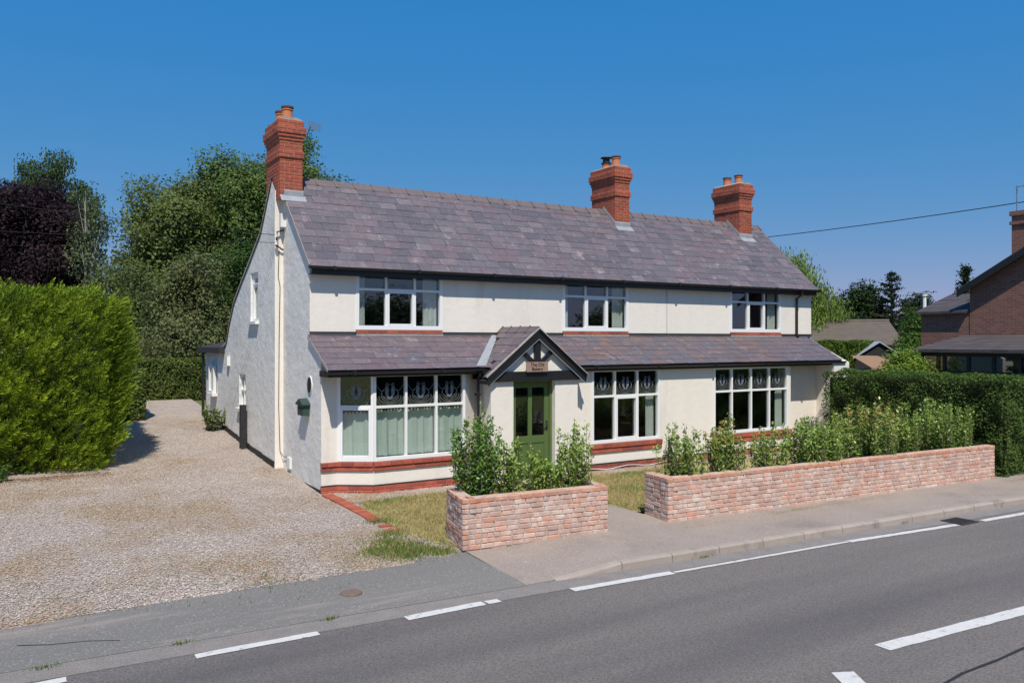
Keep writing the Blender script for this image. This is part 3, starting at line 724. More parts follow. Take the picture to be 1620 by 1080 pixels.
def curtain(w, fr, u0, u1, z0, z1, m, dep=-.16, amp=.012, folds=9, ragged=0.0, seed=1):
    c = curtain_mesh(u1-u0, z1-z0, amp, folds, ragged, seed)
    c.v = [tuple(fr.p(u0+x, z0+z, dep+y)) for x, y, z in c.v]; return put2('curtain', c, m, w)
for k, (a, c) in enumerate(UW):
    t = (c-a)/3
    w, cells = window(fru, a, c, 3.21, 4.44, [a+t+.01, a+2*t], 4.07, {(1, 0)}, dep=.0, fw=.075, sillz=.09)
    curtain(w, fru, a+.08, a+.26, 3.3, 4.40, 'whitecurtain', folds=2, seed=k)
    curtain(w, fru, c-.42, c-.08, 3.3, 4.40, 'whitecurtain', folds=3, seed=k+7)
w, cells = window(frc1, .03, L1-.0, .57, 2.31, [], 1.66, {(0, 0)}, True, fw=.05)
curtain(w, frc1, .06, L1-.04, .64, 1.50, 'curtain', dep=-.13, amp=.022, folds=3, ragged=.07, seed=2)
w, cells = window(frbay, 6.25, 8.32, .57, 2.31, [6.96, 7.645], 1.65, (), True, fw=.055)
for i, (ci, ri, a, c, za, zb) in enumerate([q for q in cells if q[1] == 0]): curtain(w, frbay, a-.02, c+.02, za+.01, zb-.09, 'curtain', dep=-.14, amp=.022, folds=3.3, ragged=.07, seed=20+i)
w, cells = window(frfw, 11.65, 13.74, .56, 2.30, [12.345, 13.04], 1.66, {(1, 0)}, True)
curtain(w, frfw, 13.42, 13.68, .62, 1.66, 'whitecurtain', folds=3, seed=31)
w, cells = window(frfw, 15.59, 18.44, .54, 2.28, [16.26, 16.985, 17.69], 1.65, (), True)
curtain(w, frfw, 18.1, 18.38, .60, 1.6, 'whitecurtain', folds=3, seed=33)
w, _ = window(frr, -20.55, -19.85, 3.44, 4.62, [], 4.30, {(0, 1)}, dep=-.06, fw=.09)
curtain(w, frr, -20.5, -19.9, 3.5, 4.5, 'whitecurtain', folds=3, seed=44)
b = MB(); frr.box(b, -20.62, -19.78, 3.37, 3.44, -.1, .09); put('window_sill', b, 'upvc', house)
w, _ = window(frr, -21.72, -21.05, 1.26, 2.12, [-21.385], 1.7, (), dep=-.05, fw=.06)
b = MB(); frr.box(b, -21.8, -20.97, 1.18, 1.255, -.1, .09); put('window_sill', b, 'upvc', house)
# rear extension window panel
frx = Fr(5.2, 0, 0, -1)
w, _ = window(Fr(5.19, 0, 0, -1), -25.3, -24.65, 1.45, 2.25, [], None, (), dep=.085, fw=.06)
b = MB(); frx.box(b, -25.35, -24.6, 1.37, 1.445, .0, .15); put('window_sill', b, 'upvc', house)
# rooms behind the glass
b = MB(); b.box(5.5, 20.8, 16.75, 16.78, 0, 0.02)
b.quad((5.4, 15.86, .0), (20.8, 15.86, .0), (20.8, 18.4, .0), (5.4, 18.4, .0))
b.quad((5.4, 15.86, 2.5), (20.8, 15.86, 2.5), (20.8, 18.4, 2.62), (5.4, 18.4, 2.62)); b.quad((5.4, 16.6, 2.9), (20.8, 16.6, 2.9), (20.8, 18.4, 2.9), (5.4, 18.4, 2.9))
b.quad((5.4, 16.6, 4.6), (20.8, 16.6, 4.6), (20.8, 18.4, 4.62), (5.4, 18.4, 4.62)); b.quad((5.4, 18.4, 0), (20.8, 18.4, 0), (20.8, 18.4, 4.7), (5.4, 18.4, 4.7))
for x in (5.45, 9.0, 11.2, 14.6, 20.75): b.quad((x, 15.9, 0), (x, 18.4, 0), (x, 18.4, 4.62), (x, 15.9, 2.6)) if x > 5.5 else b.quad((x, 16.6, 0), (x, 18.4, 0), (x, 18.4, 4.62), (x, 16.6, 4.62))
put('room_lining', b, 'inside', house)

# ---- roofs
def slate_mesh(col, seed, w=.40, h=.30):
    r = random.Random(seed); b = MB(); j = lambda: r.uniform(-.006, .006)
    x = w/2-.003
    top = [(-x, 0+j(), .009), (x, 0+j(), .009), (x, h, .009), (-x, h, .009)]
    b.add(top+[(p[0], p[1], 0) for p in top], [(0, 1, 2, 3), (4, 7, 6, 5), (0, 4, 5, 1), (1, 5, 6, 2), (2, 6, 7, 3), (3, 7, 4, 0)], col)
    return b.mesh('slate', 'slate', col=True)
def slates(cols, seed): return [slate_mesh(tuple(.93*(1+(q-1)*.85) for q in c), seed+i) for i, c in enumerate(cols)]
SL_MAIN = slates([(.75, .75, .8), (.9, .88, .92), (1, .97, 1), (1.1, 1.06, 1.08), (.85, .8, .86), (1.0, .9, .95), (1.05, .88, .92), (.8, .83, .88), (1.25, 1.2, 1.18), (.95, .95, 1.0), (.7, .72, .78), (1.15, 1.0, 1.03)], 600)
SL_LOW = slates([(1.0, .86, .9), (1.12, .95, .98), (.92, .82, .88), (1.05, .92, .96), (1.2, 1.08, 1.06), (.85, .88, .98), (1.0, .8, .84), (.95, .9, .95), (1.15, .98, .94)], 640)
SL_WARM = slates([(1.0, .82, .78), (1.15, .88, .74), (.9, .84, .86), (.85, .82, .86), (1.2, .92, .78), (1.0, .9, .9)], 680)
def slope_matrix(p, xd, up, n, tilt=.03):
    m = Matrix((xd, up, n)).transposed().to_4x4(); m.translation = p
    return m @ Matrix.Rotation(-tilt, 4, 'X')
def slate_slope(org, xd, up, length, slen, expo, variants, keep=None, w=.40, seed=1, rows=None):
    """org: lower left corner of slope plane; yields slates"""
    rnd = random.Random(seed); xd = Vector(xd).normalized(); up = Vector(up).normalized(); n = xd.cross(up)
    rows = rows or math.ceil(slen/expo); out = []
    for k in range(rows):
        x = 0.0; first = True
        while x < length-.02:
            ww = w*rnd.uniform(.9, 1.1)
            if first and k % 2: ww *= .5
            first = False
            if x+ww > length-.1: ww = length-x
            s = k*expo
            p = Vector(org)+xd*(x+ww/2)+up*(s+rnd.uniform(-.004, .004))+n*rnd.uniform(.018, .024)
            if keep is None or keep(p+up*.1):
                h = min(.30, slen-s+.02)
                v = variants(p) if callable(variants) else variants
                out.append((rnd.choice(v), slope_matrix(p, xd, up, n, .028) @ Matrix.Rotation(rnd.uniform(-.008, .008), 4, 'Z') @ Matrix.Diagonal((ww/.4, h/.30, 1, 1)), p))
            x += ww
    return out
X0, X1 = 5.255, 20.95
upm = Vector((0, 1, PS)); sl = math.hypot(RY-EY, RZ-EZ)
CH = [(5.15, 5.67), (14.57, 15.10), (19.52, 20.08)]; CY0, CY1 = 18.12, 19.2
main = slate_slope((X0, EY-.03, EZ-.03*PS), (1, 0, 0), upm, X1-X0, sl+.02, sl/12.3, SL_MAIN, lambda p: not (p.y > CY0+.02 and any(a+.03 < p.x < c-.03 for a, c in CH)), seed=5)
# lean-to roof and porch roof
PX, PZ, PSL, PY0 = 9.92, 3.22, .80, 14.93
def zporch(x): return PZ-abs(x-PX)*PSL
upl = Vector((0, 1, LS)); sll = math.hypot(YM-LY, (YM-LY)*LS)
low = slate_slope((5.27, LY-.02, LZ-.02*LS), (1, 0, 0), upl, 20.66-5.27, sll+.02, sll/6.2, lambda p: SL_LOW if p.x < 11 else (SL_WARM+SL_LOW[5:6] if p.x < 18 else SL_WARM[2:4]+SL_LOW[2:3]), lambda p: zporch(p.x) < p.z+.03, w=.38, seed=8)
pl = math.hypot(1.28, 1.28*PSL)
keepp = lambda p: p.z > zlow(p.y)-.02 or p.y < LY
pL = slate_slope((PX-1.28, YM, PZ-1.28*PSL), (0, -1, 0), (1, 0, PSL), YM-PY0, pl, pl/6.2, SL_LOW, keepp, w=.36, seed=12)
pR = slate_slope((PX+1.28, PY0, PZ-1.28*PSL), (0, 1, 0), (-1, 0, PSL), YM-PY0, pl, pl/6.2, SL_LOW, keepp, w=.36, seed=13)
roof = empty('main_roof', (0, 0, 0)); lowroof = empty('lean_to_roof', (0, 0, 0)); proof = empty('porch_roof', (0, 0, 0))
for e in (roof, lowroof, proof): under(e, house)
allsl = [(q, roof) for q in main]+[(q, lowroof) for q in low]+[(q, proof) for q in pL+pR]
allsl.sort(key=lambda t: t[0][2].length+(2.2 if t[1] is roof else 0))
js = {}
for i, ((me, m, p), par) in enumerate(allsl):
    if i < 300: o = link('slate', me, par); o.matrix_basis = m
    else: js.setdefault(par.name, (Joined(), par))[0].add(me, m)
for j, par in js.values():
    j.build('slating', par)
b = MB(); b.quad((X0+.01, EY, EZ-.01), (X1-.01, EY, EZ-.01), (X1-.01, RY, RZ-.01), (X0+.01, RY, RZ-.01)); b.quad((X0+.01, EY, EZ-.05), (X1-.01, EY, EZ-.05), (X1-.01, RY, RZ-.05), (X0+.01, RY, RZ-.05))
b.quad((X0+.01, EY, EZ-.05), (X0+.01, RY, RZ-.05), (X0+.01, RY, RZ-.01), (X0+.01, EY, EZ-.01)); b.quad((X1-.01, EY, EZ-.05), (X1-.01, RY, RZ-.05), (X1-.01, RY, RZ-.01), (X1-.01, EY, EZ-.01))
b.build('roof_deck', 'slate_base', roof)
b = MB(); b.quad((5.28, LY, LZ-.01), (20.65, LY, LZ-.01), (20.65, YM+.02, zlow(YM)), (5.28, YM+.02, zlow(YM))); b.quad((5.28, LY, LZ-.06), (20.65, LY, LZ-.06), (20.65, YM, zlow(YM)-.06), (5.28, YM, zlow(YM)-.06))
b.quad((5.28, LY, LZ-.06), (5.28, YM, zlow(YM)-.06), (5.28, YM, zlow(YM)-.01), (5.28, LY, LZ-.01)); b.build('roof_deck', 'slate_base', lowroof)
b = MB()
for s in (-1, 1):
    b.quad((PX, PY0, PZ-.005), (PX, YM, PZ-.005), (PX+s*1.28, YM, PZ-1.28*PSL-.005), (PX+s*1.28, PY0, PZ-1.28*PSL-.005))
    b.quad((PX, PY0, PZ-.05), (PX, YM, PZ-.05), (PX+s*1.28, YM, PZ-1.28*PSL-.05), (PX+s*1.28, PY0, PZ-1.28*PSL-.05))
b.build('roof_deck', 'slate_base', proof)
def ridge_tiles(x0, x1, fn, parent, L=.46, w=.15, th=.02, ang=PS):
    x = x0
    while x < x1-.05:
        l = min(L, x1-x); b = MB(); a = w; d = w*ang
        z = .055
        prof = [(-a, -d+z-.005), (-a*.25, -d*.22+z), (0, z+.018), (a*.25, -d*.22+z), (a, -d+z-.005), (a, -d+z-.03), (0, z-.02), (-a, -d+z-.03)]
        f0 = [fn(x+.004, u, v) for u, v in prof]; f1 = [fn(x+l-.004, u, v) for u, v in prof]
        b.add(f0+f1, [tuple(range(8)), tuple(range(15, 7, -1))]+[(i, i+8, (i+1) % 8+8, (i+1) % 8) for i in range(8)])
        prof2 = [(u*1.12, v+.012+(.01 if i in (1, 2, 3) else 0)) for i, (u, v) in enumerate(prof)]
        f0 = [fn(x+l-.05, u, v) for u, v in prof2]; f1 = [fn(x+l-.002, u, v) for u, v in prof2]
        b.add(f0+f1, [tuple(range(8)), tuple(range(15, 7, -1))]+[(i, i+8, (i+1) % 8+8, (i+1) % 8) for i in range(8)])
        b.build('ridge_tile', 'ridge', parent); x += l
for xa, xb in ((5.70, 14.55), (15.12, 19.50), (20.1, X1)):
    ridge_tiles(xa, xb, lambda x, u, v: (x, RY+u, RZ+v), roof)
ridge_tiles(PY0+.02, YM-.01, lambda y, u, v: (PX+u, y, PZ+v), proof, L=.40, w=.13, ang=PSL)
# gutters, fascia
def gutter(x0, x1, y, z, r=.06):
    b = MB(); n = 6
    for s in range(n):
        t0, t1 = math.pi+math.pi*s/n, math.pi+math.pi*(s+1)/n
        pa, pb = (y+r*math.cos(t0), z+r*math.sin(t0)), (y+r*math.cos(t1), z+r*math.sin(t1))
        b.quad((x0, *pa), (x1, *pa), (x1, *pb), (x0, *pb))
    b.add([(xx, y+r*math.cos(math.pi+math.pi*s/n), z+r*math.sin(math.pi+math.pi*s/n)) for xx in (x0, x1) for s in range(n+1)], [tuple(range(n+1)), tuple(range(2*n+1, n, -1))])
    x = x0+.5
    while x < x1: b.box(x, x+.06, y-r-.006, y+r, z-r-.006, z+.012); x += 1.9
    return b
put('gutter', gutter(5.22, 20.98, EY-.055, EZ-.005), 'black', house)
b = MB(); b.box(5.30, 20.92, EY+.01, EY+.035, EZ-.17, EZ-.01); b.box(5.30, 20.92, EY+.036, YM+.02, EZ-.165, EZ-.145); put('fascia', b, 'black', house)
put('gutter', gutter(5.24, 8.66, LY-.06, LZ-.02), 'black', house); put('gutter', gutter(11.15, 20.70, LY-.06, LZ-.02), 'black', house)
b = MB(); b.box(5.27, 20.65, LY+.005, LY+.03, LZ-.13, LZ-.012); b.box(5.285, 20.64, LY+.031, 15.5, LZ-.125, LZ-.10); b.box(5.275, 5.315, LY+.031, 15.8, LZ-.13, LZ-.01); put('fascia', b, 'black', house)
b = MB(); b.quad((5.2, 15.5, LZ-.11), (20.6, 15.5, LZ-.11), (20.6, 15.9, LZ-.11), (5.3, 15.9, LZ-.11)); 
b = MB(); b.tube([(20.18, EY-.05, EZ-.06), (20.18, EY-.05, EZ-.16), (20.18, YM-.06, EZ-.28), (20.18, YM-.06, zlow(YM)+.05), (20.18, YM-.13, zlow(YM)+.02)], .035, 8); put('downpipe', b, 'black', house)
b = MB(); b.tube([(8.58, LY-.05, LZ-.08), (8.6, LY-.02, LZ-.16), (8.66, 15.43, LZ-.25), (8.66, 15.43, -.1)], .035, 8)
for z in (1.8, .9): b.box(8.61, 8.71, 15.40, 15.5, z, z+.04)
put('downpipe', b, 'black', house)
# lead valley beside the porch
b = MB(); q0, q1 = Vector((8.50, 15.23, zlow(15.23)+.05)), Vector((9.62, 16.5, zlow(16.5)+.05))
b.add([q0, q0+Vector((.24, 0, .0)), q1+Vector((.16, 0, .0)), q1, q0-Vector((0, 0, .02)), q1-Vector((0, 0, .02))], [(0, 1, 2, 3), (0, 3, 5, 4)]); b.build('lead_valley', 'lead', proof)
# mortar pointing on left verge of main roof
b = MB(); b.add([(X0-.01, EY, EZ-.06), (X0-.01, RY, RZ-.06), (X0-.01, RY, RZ+.02), (X0-.01, EY, EZ+.02), (X0+.03, RY, RZ+.02), (X0+.03, EY, EZ+.02)], [(0, 1, 2, 3), (3, 2, 4, 5)]); b.build('verge', 'cement', roof)
b = MB(); b.add([(5.262, LY, LZ-.05), (5.262, YM, zlow(YM)-.05), (5.262, YM, zlow(YM)+.02), (5.262, LY, LZ+.02), (5.28, YM, zlow(YM)+.02), (5.28, LY, LZ+.02)], [(0, 1, 2, 3), (3, 2, 4, 5)]); b.build('verge', 'cement', lowroof)

# ---- porch
porch = empty('porch', (0, 0, 0)); under(porch, house)
def pp(name, b, m, col=False): return b.build(name, m, porch, col)
frp = Fr(0, 15.07, 1, 0); PL_, PR_ = 8.77, 11.04; DL, DR = 9.33, 10.42
pp('porch_wall', wall_cols(frp, [PL_, PX, PR_], -.4, lambda u: zporch(u)-.06, [(DL, DR, -.4, 2.10)], .18), 'render')
b = MB(); b.quad((PL_, 15.07, -.4), (PL_, 15.85, -.4), (PL_, 15.85, 2.5), (PL_, 15.07, zporch(PL_)-.06)); pp('porch_wall', b, 'render')
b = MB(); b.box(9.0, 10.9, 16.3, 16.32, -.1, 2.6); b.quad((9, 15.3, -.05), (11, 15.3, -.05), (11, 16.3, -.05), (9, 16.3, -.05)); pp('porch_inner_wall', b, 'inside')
b = MB(); frp.box(b, PL_-.02, PR_+.02, 2.10, 2.31, .002, .07); pp('tie_beam', b, 'black')
b = MB(); frp.box(b, PX-.075, PX+.075, 2.312, PZ-.2, .002, .07); pp('king_post', b, 'black')
for s in (-1, 1):
    b = MB(); a = Vector((PX+s*.09, 2.50)); c = Vector((PX+s*.52, 2.84)); d = (c-a).normalized(); t = Vector((-d.y, d.x))*.045
    b.prism([tuple(a+t), tuple(c+t), tuple(c-t), tuple(a-t)], 'y', 15.07-.06, 15.066); pp('brace', b, 'black')
    # bargeboard
    b = MB(); e = Vector((PX+s*1.30, PZ-1.30*PSL)); ap = Vector((PX, PZ)); dn = .195
    b.prism([(ap.x, ap.y+.02), (e.x, e.y+.02), (e.x-s*.03, e.y-dn*.75), (ap.x, ap.y-dn)], 'y', 14.95, 14.985); pp('bargeboard', b, 'black')
    b = MB(); b.prism([(ap.x, ap.y+.045), (e.x+s*.02, e.y+.045), (e.x+s*.02, e.y+.018), (ap.x, ap.y+.018)], 'y', 14.925, 14.99); pp('verge_mortar', b, 'cement')
    b = MB(); b.prism([(ap.x, ap.y-dn), (e.x-s*.03, e.y-dn*.75), (e.x-s*.03, e.y-dn*.75-.02), (ap.x, ap.y-dn-.025)], 'y', 14.955, 14.98); pp('board_edging', b, 'lead')
    b = MB(); b.quad((PX, 14.98, PZ-.07), (PX, 15.07, PZ-.07), (e.x, 15.07, e.y-.07), (e.x, 14.98, e.y-.07)); pp('soffit', b, 'black')
b = MB(); x = PX-1.3; z = PZ-1.3*PSL-.03; b.box(x-.05, x+.05, 14.9, 15.2, z-.09, z-.02); pp('gutter', b, 'black')
# door
door = MB(); frd = Fr(0, 15.22, 1, 0); D0, D1 = DL+.03, DR-.07
frd.box(door, D0, D0+.12, -.05, 2.06, -.045, 0); frd.box(door, D1-.12, D1, -.05, 2.06, -.045, 0)
frd.box(door, D0+.12, D1-.12, 1.94, 2.06, -.045, -.001); frd.box(door, D0+.12, D1-.12, .72, .88, -.045, -.001); frd.box(door, D0+.12, D1-.12, -.05, .18, -.045, -.001)
mid = (D0+D1)/2; frd.box(door, mid-.05, mid+.05, .18, 1.94, -.045, -.002); frd.box(door, D0+.12, D1-.12, .18, .72, -.035, -.015)
do = pp('door', door, 'green')
for a, c in ((D0+.12, mid-.05), (mid+.05, D1-.12)):
    b = MB(); frd.box(b, a+.001, c-.001, .881, 1.939, -.03, -.024); pp('door_pane', b, 'glass')
b = MB(); frp.box(b, DL+.002, D0-.002, -.05, 2.09, -.2, -.12); frp.box(b, D1+.002, DR-.002, -.05, 2.09, -.2, -.12); frp.box(b, D0-.002, D1+.002, 2.062, 2.098, -.2, -.121); pp('door_frame', b, 'green')
b = MB(); hx = D1-.06; frd.box(b, hx-.025, hx+.025, .98, 1.2, .002, .012); b.tube([frd.p(hx, 1.12, .01), frd.p(hx, 1.12, .06), frd.p(hx-.13, 1.10, .06)], .012, 6); pp('door_handle', b, 'darkmetal')
b = MB(); b.box(9.2, 10.5, 14.75, 15.06, -.2, -.04); pp('door_step', b, 'kerb')
# name board
sg = MB(); sg.box(9.58, 10.14, 14.935, 14.958, 2.30, 2.515)
sgn = tag(sg.build('name_board', 'wood'), 'small wooden name board lettered The Old Bakery on porch tie beam', 'sign')
def lettering(txt, size, loc, rot, m, parent):
    cu = bpy.data.curves.new('lettering', 'FONT'); cu.body = txt; cu.size = size; cu.align_x = 'CENTER'; cu.align_y = 'CENTER'; cu.extrude = .002
    t = bpy.data.objects.new('lettering', cu); COL.objects.link(t)
    me = bpy.data.meshes.new_from_object(t.evaluated_get(bpy.context.evaluated_depsgraph_get())); bpy.data.objects.remove(t)
    me.materials.clear(); me.materials.append(M[m]); o = link('lettering', me, parent); o.location = loc; o.rotation_euler = rot; return o
lettering('The Old', .105, (9.86, 14.931, 2.455), (R(90), 0, 0), 'cable', sgn); lettering('Bakery', .105, (9.86, 14.931, 2.36), (R(90), 0, 0), 'cable', sgn)

# ---- chimneys
def chimney(xa, xb, individual, pots, cowl=False):
    ch = empty('chimney', (0, 0, 0)); under(ch, house)
    rnd = random.Random(int(xa*7)); H = .0765; z = 6.12; k = 0; j = Joined(); core = MB()
    ztop = 7.88
    while z < ztop-.02:
        off = 0.0
        if 7.02 < z < 7.13: off = .03
        elif 7.36 < z < 7.44: off = .02
        elif 7.44 <= z < 7.52: off = .045
        elif 7.52 <= z < 7.70: off = .07
        elif z >= 7.70: off = .03
        x0, x1, y0, y1 = xa-off, xb+off, CY0-off, CY1+off; D = .1
        for o, u, Ln in (((x0, y0, 0), Vector((1, 0, 0)), x1-x0), ((x0, y1, 0), Vector((0, -1, 0)), y1-y0), ((x1, y0, 0), Vector((0, 1, 0)), y1-y0), ((x1, y1, 0), Vector((-1, 0, 0)), x1-x0)):
            lo = .0 if u.x else .1; 
            for me, m, p in run(Vector(o)+u*lo, u, Ln-2*lo, z, H, D, RED, rnd, .11 if k % 2 else 0, L=.222, gap=.0065, headers=0, wob=.001):
                if individual and (u.x > 0 or u.y < 0): o2 = link('brick', me, ch); o2.matrix_basis = m
                else: j.add(me, m)
        core.box(x0+.008, x1-.008, y0+.008, y1-.008, z-.002, z+H-.002)
        z += H; k += 1
    j.build('brickwork', ch)
    core.build('mortar_core', 'chimmortar', ch)
    for zz, off in ((7.125, .012), (7.70, .05)):
        b = MB(); b.box(xa-off-.012, xb+off+.012, CY0-off-.012, CY1+off+.012, zz, zz+.022); b.build('mortar_weathering', 'mortar', ch)
    b = MB(); b.prism([(xa-.02, z), (xb+.02, z), (xb-.12, z+.06), (xa+.12, z+.06)], 'y', CY0+.0, CY1); b.build('flaunching', 'cement', ch)
    b = MB(); zb = zroof(CY0)
    b.prism([(CY0-.02, zb-.04), (CY0-.02, zb+.14), (RY, RZ+.16), (RY, RZ-.03)], 'x', xa-.012 if xa > 6 else xa+.1, xb+.012)
    b.add([(xa+.0, CY0-.16, zroof(CY0-.16)+.045), (xb+.05, CY0-.16, zroof(CY0-.16)+.045), (xb+.05, CY0, zb+.045), (xa, CY0, zb+.045)], [(0, 1, 2, 3)]); b.build('lead_flashing', 'lead', ch)
    cx = (xa+xb)/2
    for i, (yy, hh, r) in enumerate(pots):
        b = MB(); b.lathe(cx, yy, [(r*1.12, z+.0), (r*1.12, z+.05), (r, z+.07), (r*.86, z+hh*.72), (r*.98, z+hh*.76), (r*.98, z+hh*.82), (r*.88, z+hh*.84), (r*.88, z+hh*.88)], 18); p = b.build('chimney_pot', 'pot', ch, smooth=False)
        b = MB(); b.lathe(cx, yy, [(r*.88, z+hh*.88), (r*1.06, z+hh*.90), (r*1.06, z+hh), (r*.85, z+hh), (r*.8, z+hh*.7)], 18); b.build('pot_rim', 'soot', p)
        if cowl and i == 1:
            b = MB(); b.lathe(cx, yy, [(.0, z+hh+.03), (.15, z+hh+.01), (.15, z+hh), (.1, z+hh-.01), (.1, z+hh+.16)], 16); b.lathe(cx, yy, [(.17, z+hh+.15), (.16, z+hh+.17), (.0, z+hh+.21)], 16)
            b.build('cowl', 'darkmetal', p)
    return ch
chimney(*CH[0], True, [(18.42, .36, .13), (18.9, .36, .13)])
chimney(*CH[1], False, [(18.40, .34, .13), (18.85, .22, .13)], True)
chimney(*CH[2], False, [(18.42, .32, .13), (18.9, .32, .13)])
ae = thing('aerial', (5.75, 18.3, 7.7), 'small grey grid television aerial fixed to the leftmost chimney', 'aerial')
b = MB(); b.tube([(5.70, 18.3, 7.62), (5.82, 18.28, 7.64), (5.86, 18.27, 7.74), (5.9, 18.26, 7.84)], .012, 5); put('bracket_arm', b, 'darkmetal', ae)
b = MB()
for i in range(7): b.tube([(5.86+i*.04, 18.25, 7.76-.005*i), (5.86+i*.04, 18.25, 7.96-.012*i)], .007, 4)
for i in range(5): b.tube([(5.84, 18.25, 7.78+i*.042), (6.14, 18.25, 7.74+i*.038)], .007, 4)
put('grid', b, 'metal', ae)

# ---- fittings on the gable
lb = thing('letter_box', (5.3, 16.7, 1.45), 'dark green metal letter box with pitched lid on the gable wall', 'letter box')
b = MB(); b.box(5.17, 5.31, 16.52, 16.88, 1.44, 1.66); put('body', b, 'dkgreen', lb)
b = MB(); b.prism([(16.47, 1.655), (16.93, 1.655), (16.93, 1.68), (16.70, 1.79), (16.47, 1.68)], 'x', 5.14, 5.314); put('lid', b, 'dkgreen', lb)
b = MB(); b.box(5.166, 5.169, 16.58, 16.82, 1.58, 1.61); put('slot', b, 'cable', lb)
pq = thing('wall_plaque', (5.3, 16.5, 2.07), 'small black oval number plaque with pale rim on the gable wall', 'plaque')
b = MB()
n = 24; ring = [(math.cos(2*math.pi*i/n), math.sin(2*math.pi*i/n)) for i in range(n)]
b.add([(5.30, 16.5+.15*c, 2.07+.19*s) for c, s in ring]+[(5.317, 16.5+.15*c, 2.07+.19*s) for c, s in ring], [tuple(range(n))]+[(i, (i+1) % n, (i+1) % n+n, i+n) for i in range(n)]); put('rim', b, 'whitepl', pq)
b = MB(); b.add([(5.29, 16.5+.12*c, 2.07+.16*s) for c, s in ring]+[(5.3, 16.5+.12*c, 2.07+.16*s) for c, s in ring], [tuple(range(n))]+[(i, (i+1) % n, (i+1) % n+n, i+n) for i in range(n)]); put('plate', b, 'black', pq)
b = MB(); b.box(5.05, 5.13, 22.72, 22.9, 2.3, 2.55); tag(b.build('alarm_box', 'whitepl'), 'small white plastic box high on the rear of the gable wall', 'alarm box')
b = MB(); b.box(4.96, 5.09, 20.8, 20.98, zg(20.9)-.2, 1.38); tag(b.build('timber_post', 'bitumen'), 'black timber post standing against the gable wall under the small window', 'post')
b = MB(); b.box(5.27, 5.317, 17.78, 17.98, .18, .42); tag(b.build('meter_cover', 'whitepl'), 'small pale plastic cover low on the gable by the cable', 'cover')
# telephone bracket, cables
br = thing('wire_bracket', (5.25, 18.35, 5.2), 'rusty wire bracket with insulators near the gable peak', 'bracket')
b = MB(); b.tube([(5.32, 18.36, 5.45), (5.16, 18.34, 5.4), (5.14, 18.34, 5.1), (5.3, 18.36, 5.0)], .02, 5); put('iron_strap', b, 'darkmetal', br)
b = MB()
for z in (5.15, 5.32): b.lathe(5.12, 18.3, [(.0, z-.05), (.035, z-.04), (.03, z), (.04, z+.03), (.0, z+.05)], 8)
put('insulator', b, 'whitepl', br)
b = MB(); b.box(5.2, 5.32, 18.2, 18.34, 5.5, 5.8); put('junction_box', b, 'whitepl', br)
def cable(name, p0, p1, sag, r, label, n=24):
    a, c = Vector(p0), Vector(p1); pts = []
    for i in range(n+1): t = i/n; p = a.lerp(c, t); p.z -= sag*4*t*(1-t); pts.append(p)
    b = MB(); b.tube(pts, r, 5); return tag(b.build(name, 'cable'), label, 'cable')
cable('overhead_wire', (27.4, 13.4, 7.35), (28.6, 49.8, 9.0), .55, .016, 'black overhead wire in the sky between the roof and the brick house')
cable('overhead_wire', (5.12, 18.3, 5.32), (-12, 40, 10.3), .4, .007, 'upper of two thin wires leaving the gable towards the trees at left')
cable('overhead_wire', (5.12, 18.3, 5.15), (-14, 42, 8.3), .3, .007, 'lower of two thin wires leaving the gable towards the trees at left')
b = MB(); pts = [(5.22, 18.405, 5.0), (5.2, 18.40, 4.4), (5.24, 18.40, 4.2), (5.22, 18.40, 3), (5.21, 18.40, 1.5), (5.24, 18.40, .5), (5.28, 18.3, .4), (5.30, 17.95, .4)]
b.tube(pts, .008, 5); tag(b.build('wall_cable', 'cable'), 'thin dark cable running down the lit strip of the gable', 'cable')
b = MB(); b.tube([(15.05, YM-.012, 4.32), (15.05, YM-.012, 3.17), (15.06, 16.45, 3.09), (15.45, 15.9, 2.80), (15.5, 15.3, 2.48)], .005, 5); tag(b.build('wall_cable', 'cement'), 'thin pale cable down the upper wall and over the lean-to roof', 'cable')
b = MB(); b.tube([(11.15+i*.22, 15.285, -.02+.025*math.sin(i*1.1)) for i in range(15)], .009, 5); tag(b.build('ground_cable', 'whitepl'), 'pale hose looped along the brick plinth right of the door', 'hose')

